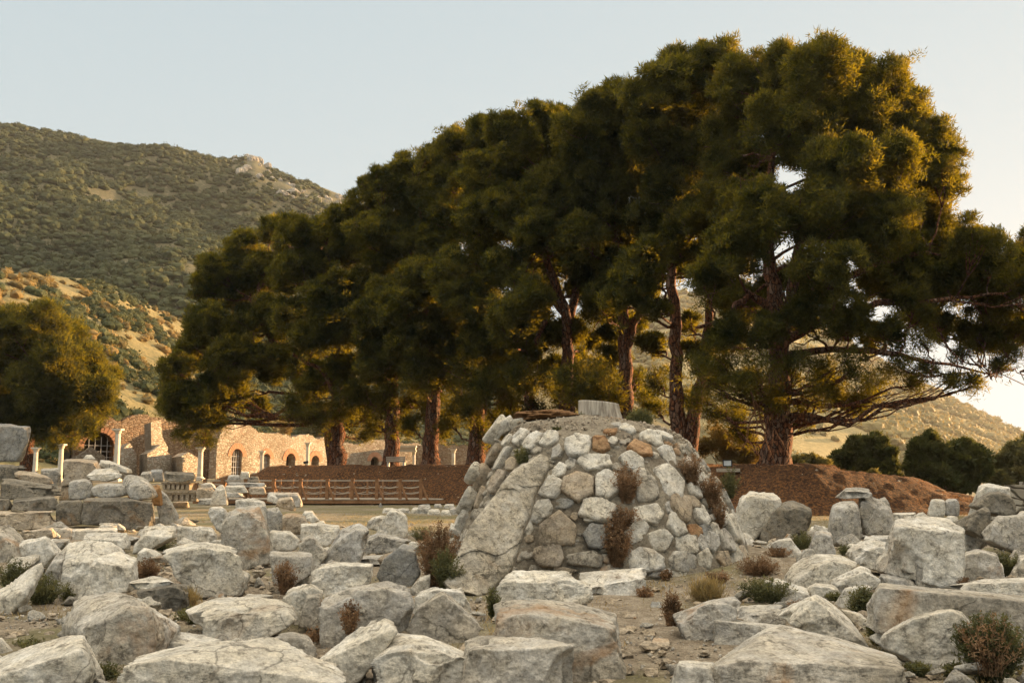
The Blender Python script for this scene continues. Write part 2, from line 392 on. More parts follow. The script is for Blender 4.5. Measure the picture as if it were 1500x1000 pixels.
RR = [(560,600,900),(700,520,950),(850,455,1000),(1000,425,1000),(1100,432,1000),(1200,472,1000),(1300,537,1000),(1350,566,1000),(1400,592,1000),(1450,615,1000),(1500,641,1000),(1600,684,1000),(1720,702,1000)]
RF = [(560,700,420),(1150,702,420),(1720,704,480)]
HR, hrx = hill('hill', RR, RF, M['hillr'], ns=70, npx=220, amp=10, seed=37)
SR = [(-420,390,150),(-150,398,170),(0,402,190),(60,400,205),(120,408,222),(170,425,240),(215,446,262),(262,470,290),(330,520,320),(420,575,350),(520,615,360),(700,648,360),(900,690,360)]
SF = [(-420,702,105),(0,702,112),(110,702,116),(200,702,122),(320,702,128),(400,702,130),(560,701,134),(700,701,138),(900,700,150)]
HS, hsx = hill('slope', SR, SF, M['spur'], ns=90, npx=220, amp=2.6, seed=41, power=1.0)

# leafy masses -------------------------------------------------------
rng = np.random.default_rng(7)
def ico(level):
    bm = bmesh.new(); bmesh.ops.create_icosphere(bm, subdivisions=level, radius=1)
    V = np.array([v.co[:] for v in bm.verts]); F = np.array([[v.index for v in f.verts] for f in bm.faces]); bm.free(); return V, F
ICO = {k: ico(k) for k in (1, 2, 3, 4, 5, 6)}
def leaf_cloud(centers, radii, per, size, aspect=.35, seed=0, up=.35, shell=.55, jit=.25):
    """triangular leaves scattered through the volume of ellipsoids; radii (n,3)"""
    g = np.random.default_rng(seed); n = len(centers)
    if n == 0: return np.zeros((0,3)), np.zeros((0,3), int)
    idx = np.repeat(np.arange(n), per); N_ = len(idx)
    d = g.normal(size=(N_, 3)); d[:,2] += up*.6; d /= np.linalg.norm(d, axis=1)[:,None]
    rr = shell + (1-shell)*g.random(N_)**.7
    lump = 1 + jit*vnoise(d*2.2 + idx[:,None]*3.7, seed)
    c = centers[idx] + d*rr[:,None]*lump[:,None]*radii[idx]
    ax = d + g.normal(size=(N_,3))*.75; ax[:,2] += up; ax /= np.linalg.norm(ax, axis=1)[:,None]
    sd = np.cross(ax, g.normal(size=(N_,3))); sd /= np.linalg.norm(sd, axis=1)[:,None]+1e-9
    L = (size if np.isscalar(size) else size[idx])*(.6+.8*g.random(N_)); L = L[:,None]
    V = np.stack([c - sd*L*aspect*.5, c + sd*L*aspect*.5, c + ax*L], 1).reshape(-1, 3)
    return V, np.arange(len(V)).reshape(-1, 3)
def scatter(H, n, smin, smax, g, px0=None):
    ns, npx, _ = H.shape
    s = (smin + (smax-smin)*g.random(n))*(ns-2.001); u = g.random(n)*(npx-1.001)
    i = s.astype(int); j = u.astype(int); fs = (s-i)[:,None]; fu = (u-j)[:,None]
    return (H[i,j]*(1-fs)*(1-fu)+H[i+1,j]*fs*(1-fu)+H[i,j+1]*(1-fs)*fu+H[i+1,j+1]*fs*fu)
def shrub_mass(name, pts, rad, mat, label, cat, per=26, size=.55, seed=1, core=True):
    """a cover of shrubs too many to count: a lumpy body and leafy skin for each"""
    g = np.random.default_rng(seed); n = len(pts)
    R = np.stack([rad*(.8+.5*g.random(n)), rad*(.8+.5*g.random(n)), rad*(.55+.35*g.random(n))], 1)
    C = pts + np.stack([0*rad, 0*rad, R[:,2]*.45], 1)
    V0, F0 = ICO[2]
    jitter = 1 + .10*g.normal(size=(n, len(V0), 1))
    V = (C[:,None,:] + V0[None]*R[:,None,:]*jitter*.86).reshape(-1,3)
    F = (np.arange(n)[:,None,None]*len(V0) + F0[None]).reshape(-1,3)
    LV, LF_ = leaf_cloud(C, R, per, rad*size, aspect=.6, seed=seed, shell=.85, up=.8)
    V = np.concatenate([V, LV]); F = np.concatenate([F, LF_+n*len(V0)])
    mesh_obj(name, V, F, mat, smooth=False, label=label, cat=cat, kind='stuff')
g = np.random.default_rng(3)
def vis(p, lo=-60, hi=1560):
    c_, s_ = math.cos(PITCH), math.sin(PITCH); dz = p[:,2]-EYE
    f = p[:,1]*c_ + dz*s_; px = 750+FPX*p[:,0]/f; return (px > lo) & (px < hi)
pts = scatter(HL, 30000, .03, .985, g); pts = pts[vis(pts, -40, 760)]
bare = fbm(pts/28.0, 4, 71); pts = pts[bare > -.62]
def screen(p):
    c_, s_ = math.cos(PITCH), math.sin(PITCH); dz = p[:,2]-EYE; f = p[:,1]*c_+dz*s_
    return 750+FPX*p[:,0]/f, 500-FPX*(dz*c_-p[:,1]*s_)/f
CR = [(372,250,20,12),(414,274,16,9),(450,284,14,6),(486,294,16,8),(158,297,16,4),(220,232,10,3)]
sx_, sy_ = screen(pts)
for a_, b_, rx_, ry_ in CR: k_ = ((sx_-a_)/rx_)**2+((sy_-b_)/ry_)**2 > 1; pts, sx_, sy_ = pts[k_], sx_[k_], sy_[k_]
shrub_mass('maquis_scrub', pts, 1.1+1.9*g.random(len(pts))**2, M['scrub'], 'dense dark green maquis covering the big left hillside', 'scrub', per=26, size=.30, seed=5)
pts = scatter(HR, 14000, .005, .985, g); pts = pts[vis(pts, 560, 1540)]; pts = pts[fbm(pts/60.0, 4, 77) > -.5]
shrub_mass('maquis_scrub', pts, 2.0+3.2*g.random(len(pts))**2, M['scrubgold'], 'hazy green maquis tinted sunlit gold, covering the distant hill on the right', 'scrub', per=12, size=.35, seed=6)
pts = scatter(HS, 13000, .04, .985, g); pts = pts[vis(pts, -40, 760)]
k = fbm(pts/14.0, 3, 8); pk = pts[(k > -.22)]
shrub_mass('hillside_scrub', pk, .45+1.25*g.random(len(pk))**3, M['scrub'], 'olive green bushes spread over the sunny lower slope', 'scrub', per=60, size=.24, seed=8)
pts = scatter(HS, 5000, .05, .98, g); pts = pts[vis(pts, -40, 760)]
k = fbm(pts/10.0+9, 3, 9); pk = pts[k > -.2]
shrub_mass('dry_scrub', pk, .35+1.1*g.random(len(pk))**3, M['scrubdry'], 'yellow and tawny dry bushes spread over the sunny lower slope', 'scrub', per=60, size=.26, seed=9)
# pale rock outcrops on the ridge of the left hill
def surf_at(H, px, py):
    q = H[:-1].reshape(-1,3); a, b_ = screen(q); k = int(np.argmin((a-px)**2+(b_-py)**2)); return q[k].copy()
def crag(pc, d, wpx, hpx, label, seed):
    V0, F0 = ICO[4]; c = P(pc[0], pc[1], d); s = d/FPX
    VV = []; FF = []; gg = np.random.default_rng(seed); nb = 0; s = s*.9
    for k in range(15):
        ox_ = gg.uniform(-.46,.46); o_ = surf_at(HL, pc[0]+ox_*wpx, pc[1]+(gg.uniform(-.35,.4)+ox_*.35)*hpx)-c
        q = V0*np.array([wpx*s*.11, wpx*s*.10, hpx*s*.19])*gg.uniform(.5,1.25); r = 1-abs(fbm(V0*1.6+seed+k, 5, seed+k, .55)); r = .6+.5*np.round(r*5)/5; VV.append(q*r[:,None]+o_); FF.append(F0+nb); nb += len(V0)
    mesh_obj('rock_outcrop', np.concatenate(VV)+c, np.concatenate(FF), M['g2'], loc=tuple(c), smooth=False, label=label, cat='rock outcrop')
M['g2'] = simple('pale_hill_rock', (.20,.18,.15), (.46,.42,.36), .12, .95, 1.0, 1.2, 8)
crag((368,246), 622, 62, 44, 'pale rock crag breaking the skyline of the left hill', 3)
crag((412,272), 624, 50, 34, 'pale rock crag just right of and below the skyline crag', 5)
crag((445,284), 630, 56, 20, 'low strip of pale rock along the left hill ridge', 7)
crag((486,292), 634, 44, 24, 'pale rocks at the right end of the hill ridge beside the pines', 9)
crag((158,297), 470, 36, 12, 'small bare pale patch of rock in the middle of the dark hillside', 11)

# litter on the bank: stones and clods
g = np.random.default_rng(15); VV = []; FF = []; nb = 0; V1, F1 = ICO[1]
for k in range(900):
    i_ = g.integers(0, len(SPINE)-1); a_, b_ = SPINE[i_], SPINE[i_+1]; f_ = g.random(); x = a_[0]+(b_[0]-a_[0])*f_+g.normal()*2.6; y = a_[1]+(b_[1]-a_[1])*f_+g.normal()*2.6
    r_ = .02+.10*g.random()**4; z = float(land_z(x, y)+mound_z(x, y)); VV.append(V1*r_*(1+.3*g.normal(size=(len(V1),1)))*np.array([1,1,.7])+np.array([x,y,z])); FF.append(F1+nb); nb += len(V1)
mesh_obj('bank_litter', np.concatenate(VV), np.concatenate(FF), M['b'], smooth=False, kind='stuff', label='pale stones and clods strewn over the earth bank', cat='litter')
N_ = 26000; i_ = g.integers(0, len(SPINE)-1, N_); S_ = np.array(SPINE); f_ = g.random(N_)[:,None]; q = S_[i_]*(1-f_)+S_[i_+1]*f_; x = q[:,0]+g.normal(size=N_)*2.4; y = q[:,1]+g.normal(size=N_)*2.4
kk = fbm(np.stack([x*.5,y*.5,0*x],1), 3, 14) > .0; x, y = x[kk], y[kk]; z = land_z(x, y)+mound_z(x, y); a_ = g.uniform(0,6.28,len(x)); s_ = np.stack([np.cos(a_),np.sin(a_),0*a_],1); c_ = np.stack([x,y,z-.02],1)
V = np.stack([c_-s_*.012, c_+s_*.012, c_+np.stack([g.normal(size=len(x))*.10,g.normal(size=len(x))*.10,.05+.14*g.random(len(x))],1)],1).reshape(-1,3)
mesh_obj('dry_grass', V, np.arange(len(V)).reshape(-1,3), M['weedb'], smooth=False, kind='stuff', label='dead grass blades and needles sprouting over the earth bank', cat='grass')
# ================================================================ TREES
def curve(a, b, g, sag=.12, k=6, wob=.06):
    a = np.array(a, float); b = np.array(b, float); L = np.linalg.norm(b-a)
    t = np.linspace(0, 1, k)[:,None]; p = a*(1-t)+b*t
    p[:,2] += -np.sin(np.pi*t[:,0])*L*sag
    p[1:-1] += g.normal(size=(k-2,3))*L*wob*.5
    return p
def pine(label, base_px, d, stems, lobes, tr, seed, group=None, dense=1.0, bl=.22, back=True, twigs=(), group_name='pine_tree', rib=None, anchor=None):
    """base_px: pixel x of trunk base; stems: list of [(px,py,dd,r_px)...]; lobes: (px,py,rpx[,dd])"""
    g = np.random.default_rng(seed); s = d/FPX
    bx = P(base_px, 690, d); bz = float(land_z(bx[0], d)+mound_z(bx[0], d)); loc = (bx[0], d, bz)
    root = empty('pine_tree', loc, label=label, cat='pine tree', group=group)
    paths = []; sp = []
    for st in stems:
        pts = [P(q[0], q[1], d+q[2]) for q in st]; rr = [q[3]*s*(1 if q[1] > 560 else .78) for q in st]
        if st[0][1] > 640: pts[0][2] = bz-.15
        pts = np.array(pts); rr = np.array(rr)
        tt = np.linspace(0, len(pts)-1, len(pts)*4-3); pp = np.stack([np.interp(tt, range(len(pts)), pts[:,i]) for i in range(3)], 1)
        r2 = np.interp(tt, range(len(pts)), rr); pp[2:-1] += g.normal(size=(len(pp)-3,3))*.05
        if st[0][1] > 640: r2[0] *= 1.35; r2[1] *= 1.05
        paths.append((pp, r2)); sp.append(pp)
    allp = np.concatenate(sp); allr = np.concatenate([r for _, r in paths])
    C = []; R = []
    for L in lobes:
        dd = L[3] if len(L) > 3 else g.uniform(-3.5, 1.5)
        C.append(P(L[0], L[1], d+dd)); R.append(L[2]*s)
        if back and L[2] > 30:
            C.append(P(L[0]+g.uniform(-12,12), L[1]+g.uniform(4,16), d+g.uniform(3.0,6.5))); R.append(L[2]*s*.85)
            if L[2] > 38 and L[1] < 400: C.append(P(L[0]+g.uniform(-30,30), L[1]+g.uniform(15,40), d+g.uniform(1,4))); R.append(L[2]*s*.8)
    C = np.array(C); R = np.array(R)
    # limbs from trunk to lobes
    for c, r in zip(C, R):
        cand = allp[:,2] < c[2]-.1*r
        if c[2] < bz+6 and base_px < 600: cand = allp[:,2] > c[2]-.5
        if not cand.any(): cand = allp[:,2] <= allp[:,2].max()
        dist = np.linalg.norm(allp-c, axis=1) + 1e3*(~cand) + abs((c[2]-allp[:,2])-1.2)*.5
        k = int(np.argmin(dist)); a = allp[k]; r0 = min(allr[k]*.5, .03+.014*np.linalg.norm(c-a))
        pth = curve(a, c, g, .08, 7); paths.append((pth, np.linspace(r0, .03, 7)))
        for _ in range(5):
            e = c + g.normal(size=3)*r*.42; q = pth[g.integers(3, 6)]
            paths.append((curve(q, e, g, .05, 5), np.linspace(.04, .012, 5)))
    V, F = tubes(paths, 8)
    rel = V-np.array(loc)
    V = V + (fbm(V*np.array([3.2,3.2,.9]), 3, seed)[:,None]*rel*np.array([1,1,0]))*0
    mesh_obj('trunk', V, F, M['bark'], parent=root, loc=loc)
    # crown: each lobe broken into rounded tufts, each tuft a spray of needles
    TC = []; TR = []; TH = []
    for c, r in zip(C, R):
        l0 = len(TC); m_ = int(np.clip(8.5*(r/1.5)**1.3, 5, 22)*dense)
        v = g.normal(size=(m_,3)); v[:,2] += .35; v /= np.linalg.norm(v, axis=1)[:,None]
        sc_ = c+v*r*(.50+.22*g.random((m_,1)))*np.array([1,1,.9]); sr = r*.46*(.75+.5*g.random(m_))*(1.5/max(r,.8))**.35
        for q, rq in zip(sc_, sr):          # sub-clumps: rounded heads of needle tufts with gaps between them
            n = int(max(7, 15*(rq/.6)**1.7)); u = g.normal(size=(n,3)); u[:,2] += .5; u /= np.linalg.norm(u, axis=1)[:,None]
            TC.append(q+u*rq*(.55+.40*g.random((n,1)))); TR.append(np.full(n, .27)*(.7+.6*g.random(n))*max(.8, rq/.6)**.6)
        n = int(max(8, 20*(r/1.5)**2)); TC.append(c+g.normal(size=(n,3))*r*.36); TR.append(np.full(n, .42))
        thin = c[2] < bz+5.5 or base_px < 100; TH.append(np.full(sum(len(q) for q in TC[l0:]), thin))
    TC = np.concatenate(TC); TR = np.concatenate(TR)
    TH = np.concatenate(TH); LV, LF_ = leaf_cloud(TC[~TH], np.stack([TR, TR, TR*.8], 1)[~TH], 78, bl, aspect=.24, seed=seed, up=.5, shell=.15, jit=.3)
    if TH.any():        # the low skirts are thinner and let the light through
        T2 = np.stack([TR, TR, TR], 1)[TH]*1.25; l2, f2 = leaf_cloud(TC[TH], T2, 30, bl*1.1, aspect=.16, seed=seed+1, up=.3, shell=.05, jit=.3)
        LF_ = np.concatenate([LF_, f2+len(LV)]); LV = np.concatenate([LV, l2])
    mesh_obj('crown', LV, LF_, M['pine'], parent=root, loc=loc, smooth=False)
    if twigs:
        tp = []
        for (x0,y0),(x1,y1),r in twigs:
            a = P(x0,y0,d-1.5); e = P(x1,y1,d-1.5+g.uniform(-.5,.5)); c_ = curve(a, e, g, -.03, 6, .06); tp.append((c_, np.linspace(r, r*.3, 6)))
            for _ in range(5):
                q = c_[g.integers(1,5)]; tp.append((curve(q, q+np.array([g.uniform(-.7,.7), g.uniform(-.4,.4), -g.uniform(.3,1.1)]), g, 0, 4), np.linspace(r*.5, .006, 4)))
        nb_ = len(tp)//6
        for k in range(len(twigs)): V, F = tubes(tp[k*6:(k+1)*6], 5); mesh_obj('dead_branch', V, F, M['twig'], parent=root, loc=tuple(tp[k*6][0][0]))
    return root
PG = 'pines in the row on the earth bank'
T1 = [(1120,120,60),(1200,108,58),(1262,115,50),(1300,120,42),(1165,190,70),(1250,190,70),(1325,185,55),(1385,208,42),(1315,255,55),(1385,262,38),(1235,255,60,-4),(1130,320,58,-4),(1200,315,60,-4),(1285,335,62,-3),(1365,345,50),(1432,352,34),(1445,385,48),(1500,385,50),(1380,415,55),(1450,440,48),(1310,400,60),(1215,395,50,-5),(1085,310,45),(1070,375,48,-3),(1030,420,36,-2),(1085,440,40,2),(1100,545,34,-3),(1060,560,28,-2),(1160,548,34,-3),(1215,545,32,-2),(1255,540,26,-3),(1290,560,24,2),(1245,588,22,2),(1210,560,28,3),(1180,600,20,3),(1375,470,32),(1430,490,34,2),(1490,485,40,3),(1540,430,60),(1560,500,50,3),(1395,560,16,-2),(1430,565,15,-2),(1360,545,14,-1),(1465,540,14,0),(1120,600,22,4),(1080,610,20,5),(1140,420,40,4),(1330,300,50,3),(1060,250,46,2),(1075,130,46,1),(1078,185,42,3),(1095,255,38,3),(1075,215,40,4),(1180,465,42,-3),(1245,470,38,-2),(1295,492,32,-2),(1335,452,34,-1),(1118,485,28,-3),(1075,492,38,-2),(1048,532,32,-2),(1015,545,26,-1),(1130,592,22,-2),(1092,580,28,-1),(1198,582,26,-2),(1322,540,24,-2),(1352,502,22,-1),(1255,602,20,1),(1340,565,16,0),(1410,520,20,1),(1480,520,24,1),(1050,600,26,2),(1075,625,24,3),(1020,590,22,3),(1095,640,18,3),(1225,575,24,2),(1175,620,16,1),(1270,585,22,1)]
pine('largest pine, at the right end of the row, thick trunk beside the sign', 1135, 44.5,
     [[(1135,690,0,24),(1139,640,0,20),(1142,580,0,18),(1142,520,0,18),(1140,470,0,17),(1128,400,0,13),(1122,330,0,10),(1130,230,0,6),(1150,140,0,3)],
      [(1145,500,0,14),(1160,440,.3,12),(1168,370,.5,10),(1185,290,.8,8),(1220,200,1,5),(1240,130,1,3)],
      [(1150,500,0,10),(1190,475,-.5,8),(1240,455,-1,7),(1300,445,-1.2,6),(1380,440,-1,4),(1470,430,-1,2)],
      [(1155,520,0,8),(1220,512,-1,6),(1300,515,-2,5),(1370,530,-2,3),(1450,548,-2,1.5)],
      [(1150,470,0,9),(1200,420,0,8),(1280,390,0,6),(1360,370,0,4)],
      [(1135,460,0,9),(1100,430,-.5,7),(1060,470,-1,5),(1020,480,-1,3)]],
     T1, None, 101, dense=1.15, bl=.18, twigs=[((1100,560),(1108,640),.05),((1108,590),(1090,655),.035),((1108,590),(1126,660),.035),((1112,575),(1150,655),.03),((1330,520),(1300,590),.02),((1370,530),(1330,585),.02)])
pine('slender pine second from the right, forking low into a V of two red stems', 1000, 51,
     [[(998,672,0,17),(993,640,0,13),(989,560,0,12),(990,480,0,11),(985,400,0,9),(990,280,0,7),(1000,150,0,3)],
      [(1002,668,0,15),(1018,610,.2,10),(1030,540,.4,9),(1042,450,.6,8),(1048,380,.8,7),(1040,250,1,5),(1040,120,1,2)]],
     [(990,112,48),(1045,100,46),(955,150,50),(1010,170,55),(960,215,52),(1020,240,52),(980,290,50),(1030,320,44),(950,330,45),(1000,365,42),(945,390,40,-3),(915,430,36,-3),(955,440,30,-3),(1005,480,22,3),(960,510,26,3),(1020,520,26,1),(965,560,24,2),(1010,590,18,2),(960,600,20,3),(1045,560,22,1)],
     None, 102, group=None)
pine('pine third from the right, its dark trunk rising behind the tree stump', 915, 54.5,
     [[(915,680,0,15),(915,600,0,13),(915,520,0,12),(912,440,0,10),(905,340,0,8),(890,200,0,4)], [(915,520,0,9),(935,460,0,7),(950,400,0,5)]],
     [(905,158,44),(860,178,46),(900,215,48),(850,240,46),(905,270,46),(865,300,44),(900,335,44),(850,355,40),(905,400,38),(880,300,40,4),(860,560,40,-4),(890,575,34,-4),(835,572,32,-4),(860,400,34,3),(880,450,30,2),(945,430,30,1),(920,480,26,3),(930,560,24,3),(945,590,20,4),(900,500,30,2),(890,530,30,2),(925,615,20,2),(880,450,34,-2),(905,590,24,3)], None, 103)
pine('pine fourth from the right, bare limbs spreading above the left of the cone', 828, 57,
     [[(822,680,0,14),(828,600,0,12),(832,520,0,11),(826,450,0,9),(800,380,0,7),(790,250,0,4)], [(830,520,0,9),(838,450,.3,8),(850,380,.6,6)], [(790,640,0,9),(775,590,0,8),(768,540,0,6),(800,470,0,5)], [(826,460,0,6),(800,430,-.5,5),(770,400,-1,3)]],
     [(795,182,38),(752,195,42),(830,190,40),(800,235,46),(750,250,46),(800,290,44),(750,310,42),(790,345,40),(830,330,36),(765,440,42,-4),(745,480,44,-4),(800,500,24,2),(850,430,24,3),(770,560,32,-3),(745,590,30,2),(860,500,20,3),(800,540,26,4),(740,395,36,-2),(800,390,38,3),(835,380,34,4),(800,430,24,5),(830,490,30,1),(810,560,32,1),(780,610,26,0),(820,600,26,1),(850,540,28,2),(760,520,34,0),(735,560,32,0),(745,620,22,1),(800,470,30,2)], None, 104)
pine('pine fifth from the right, trunk half hidden by the edge of the rubble cone', 697, 60.5,
     [[(697,690,0,15),(698,650,0,12),(700,560,0,10),(702,450,0,9),(700,350,0,7),(695,240,0,4)]],
     [(705,208,38),(662,225,38),(712,260,42),(660,275,42),(705,320,42),(655,335,40),(700,375,40),(650,395,36,-4),(690,440,42,-4),(705,500,38,-3),(665,480,34,2),(690,545,34,-3),(715,580,30),(690,600,30,-2),(725,612,24,2),(700,628,20),(660,560,28,3),(725,545,28,4),(670,600,28,0),(660,625,20,1),(715,500,32,1),(675,530,32,0),(705,645,14,0),(740,640,16,2)], None, 105)
pine('pine sixth from the right, its curved trunk second left of the rubble cone', 630, 63,
     [[(631,686,0,15),(630,660,0,12),(635,610,0,11),(632,520,0,10),(625,430,0,8),(615,300,0,4)]],
     [(622,238,32),(592,262,36),(635,290,38),(600,310,40),(635,350,36),(598,365,38),(615,420,42,-4),(590,450,36,-4),(630,480,38,-3),(600,510,36,-3),(640,540,32),(615,560,32),(640,590,26,2),(625,612,22,1),(600,590,22,4),(650,440,30,4),(600,625,18,1),(655,610,22,1),(645,635,14,1),(610,540,34,0)], None, 106)
pine('pine seventh from the right, standing behind the wooden bench on the bank', 572, 65.5,
     [[(572,684,0,12),(574,640,0,11),(575,600,0,10),(572,520,0,9),(565,430,0,7),(558,320,0,4)], [(574,640,0,3),(560,628,0,2),(556,622,0,1)]],
     [(560,272,32),(535,300,34),(570,330,36),(540,350,36),(575,385,34),(545,400,36),(565,440,38,-4),(540,470,34,-4),(575,500,34,-3),(550,530,32,-3),(590,545,28),(565,580,28),(590,605,22,1),(555,610,20,1),(600,628,15,1),(540,590,26,0),(575,625,20,0),(550,630,16,1)], None, 107)
pine('pine eighth from the right, its broad buttressed trunk at the left end of the bank', 495, 68,
     [[(495,684,0,13),(494,650,0,11),(493,600,0,10),(495,520,0,9),(490,430,0,8),(480,350,0,4)], [(505,681,0,4),(516,686,-.5,2)], [(492,580,0,5),(470,540,-1,4),(430,520,-2,3)]],
     [(505,322,32),(470,345,36),(430,345,32),(510,370,36),(465,395,38),(425,405,36),(505,425,38,-4),(470,450,36,-4),(505,480,36,-3),(460,505,36,-3),(500,540,34),(465,560,32),(510,580,28),(480,600,24),(515,620,20),(470,622,16),(430,470,36,-2),(440,540,28,3),(530,600,18,3),(535,640,10,2),(450,610,22,-1),(425,600,20,-1),(495,645,12,1),(535,615,16,1),(445,580,26,0),(505,600,26,-1)], None, 108)
pine('leftmost pine of the row, its dark crown drooping low over the arched ruins', 490, 74,
     [[(490,690,0,8),(482,620,0,8),(440,560,0,9),(400,500,0,8),(370,440,0,5)], [(420,520,0,5),(380,510,-1,4),(330,530,-2,3),(290,560,-2,1.5)]],
     [(400,345,30),(360,370,34),(320,395,32),(392,400,40),(340,425,40),(298,425,26),(300,470,34),(350,480,42),(400,470,40),(290,515,36),(340,530,42),(262,545,30),(395,530,34,-2),(262,585,32),(300,585,38),(345,590,28),(250,610,18),(285,625,28),(320,625,20),(265,640,18),(300,645,14),(375,600,20,2),(330,560,40,4)], None, 109, dense=1.1)
pine('wide golden lit pine at the left edge standing among the pale columns', 42, 85,
     [[(38,685,0,10),(42,640,0,8),(48,590,0,7),(50,530,0,5)], [(42,600,0,6),(80,580,0,4),(120,570,0,2)], [(50,600,0,5),(90,605,0,3),(130,620,0,2)], [(44,620,0,4),(10,590,0,3),(-30,560,0,2)]],
     [(15,480,34),(62,478,36),(98,500,34),(-20,500,40),(30,525,42),(80,530,42),(125,530,34),(148,550,28),(-10,560,45),(50,570,42),(100,572,42),(145,578,30),(20,605,38),(75,605,42),(120,605,36),(150,600,20),(60,632,26),(100,632,26),(130,628,16),(30,640,20),(-40,600,50),(-60,540,50),(85,645,16)], None, 110, dense=1.2, bl=.30)

# off-frame pines on the right: unseen copies added to block the sun and shade the foreground
src = [o for o in bpy.data.objects if o.name.startswith('pine_tree')]
def copy_tree(o, loc, rz, sc_, label, group=None):
    r = o.copy(); COL.objects.link(r); r.location = loc; r.rotation_euler = (0,0,rz); r.scale = (sc_,)*3
    r['label'] = label
    if group: r['group'] = group
    elif 'group' in r: del r['group']
    for ch in o.children:
        c_ = ch.copy(); COL.objects.link(c_); c_.parent = r
    return r
for x, y, i, rz, s_ in ((49,50,6,.4,.95),(50,45,5,.9,1.0),(57,51,6,1.1,1.0),(48,37,6,.4,.95),(47,30,5,2.2,1.0),(49,23,6,1.0,.95),(48,15,5,2.9,.95),(50,8,6,1.7,.95),(50,0,5,.3,1.0),(58,38,5,3.0,.95),(57,28,6,2.4,1.0),(58,19,5,.8,1.0),(58,9,6,2.0,1.0),(60,-3,5,.5,1.0),(53,34,5,1.2,.9),(53,26,5,2.6,.9),(54,17,5,.2,.95),(54,8,5,1.9,.95),(54,0,5,2.9,.95),(66,30,6,1.5,1.0),(66,16,6,2.5,1.0),(66,4,6,.7,1.0)):
    copy_tree(src[i], (x, y, -2.2), rz, s_, 'tall unseen pine added beyond the right edge to shade the foreground', 'unseen pines added to the right to shade the foreground')

# ---- broadleaf trees and bushes
def broadleaf(name, label, cat, px, d, lobes, mat, seed, per=420, size=.16, aspect=.5, trunk=True, zb=None, group=None):
    g = np.random.default_rng(seed); s = d/FPX; b0 = P(px, 700, d)
    zb = float(land_z(b0[0], d)) if zb is None else zb
    if zb == 1.2:                       # stands on the slope above the ruin
        hp = surf_at(HS, px, max(l[1]+l[2]*.5 for l in lobes)); d = float(hp[1])-1; b0 = hp; zb = float(hp[2]); s = d/FPX
    loc = (b0[0], d, zb)
    C = np.array([P(a, b_, d+(l[0] if l else g.uniform(-.8,.8))) for a, b_, r_, *l in lobes]); R = np.array([l[2]*s for l in lobes])
    root = empty(name, loc, label=label, cat=cat, group=group)
    paths = []; top = np.array(loc)+np.array([0,0,.25*(C[:,2].mean()-zb)])
    paths.append((np.array([loc, top]), np.array([.05, .04])*max(1, R.max())*1.6))
    for c, r in zip(C, R): paths.append((curve(top, c, g, .05, 6), np.linspace(.05*max(.4, R.max()), .01, 6)))
    V, F = tubes(paths, 6); mesh_obj('trunk', V, F, M['bark'], parent=root, loc=loc)
    TC = []; TR = []
    for c, r in zip(C, R):
        n = 16; v = g.normal(size=(n,3)); v /= np.linalg.norm(v, axis=1)[:,None]
        TC.append(c+v*r*(.45+.45*g.random((n,1)))); TR.append(r*.34*(.7+.6*g.random(n)))
    TC = np.concatenate(TC); TR = np.concatenate(TR)
    LV, LF_ = leaf_cloud(TC, np.stack([TR,TR,TR*.85],1), per//4, size, aspect=aspect, seed=seed, shell=.3, jit=.3)
    mesh_obj('crown' if cat == 'tree' else 'foliage', LV, LF_, mat, parent=root, loc=loc, smooth=False)
    return root
broadleaf('leafy_tree', 'rounded dark green tree behind the lit nose of the earth bank', 'tree', 1272, 62, [(1232,674,20),(1255,656,20),(1282,652,20),(1300,668,20),(1225,690,14),(1265,682,26),(1300,692,18),(1250,700,20),(1288,708,18)], M['bush'], 201, per=1100, size=.26)
broadleaf('leafy_tree', 'ragged dark broadleaf tree between the two rounded trees on the right', 'tree', 1385, 60, [(1350,665,20),(1370,655,20),(1400,668,26),(1425,675,24),(1345,690,24),(1375,690,30),(1410,695,30),(1435,690,16),(1355,712,20),(1395,715,24),(1340,675,14),(1415,655,9),(1365,642,9),(1430,664,9)], M['bush'], 202, per=900, size=.30)
broadleaf('leafy_tree', 'rounded green tree cut by the right edge of the view', 'tree', 1490, 62, [(1468,682,18),(1490,664,22),(1520,660,28),(1482,700,22),(1460,700,14),(1510,700,28),(1545,690,30)], M['bushp'], 203, per=1100, size=.24)
broadleaf('bush', 'low bright green bush just right of the largest pine trunk', 'bush', 1185, 58, [(1165,680,14),(1185,678,16),(1205,684,14),(1170,692,14),(1195,695,14)], M['bushp'], 204, per=700, size=.2)
broadleaf('bush', 'low green bush between the largest pine and the rounded tree', 'bush', 1215, 66, [(1200,690,12),(1222,700,14),(1240,712,12)], M['bushp'], 205, per=500, size=.2)
broadleaf('bush', 'thin pale shrub in front of the rounded dark tree', 'bush', 1285, 52, [(1280,695,9),(1288,706,10),(1276,712,8),(1298,715,8)], M['bushp'], 206, per=300, size=.16)
broadleaf('bush', 'big dark green bush on the hillside foot behind the broad pine trunk', 'bush', 470, 92, [(445,625,18),(465,622,20),(485,632,18),(455,640,14),(478,645,12)], M['bush'], 207, per=700, size=.26, zb=1.2)
broadleaf('bush', 'tawny bush right of the broad pine trunk above the ruin wall', 'bush', 545, 96, [(540,620,20),(555,632,16),(530,635,14),(548,605,14)], M['scrubdry'], 208, per=700, size=.26, zb=1.2)
broadleaf('bush', 'yellow bush above the far arches under the leftmost pine', 'bush', 405, 98, [(392,628,14),(408,630,14),(420,628,10)], M['scrubdry'], 209, per=500, size=.26, zb=1.2)
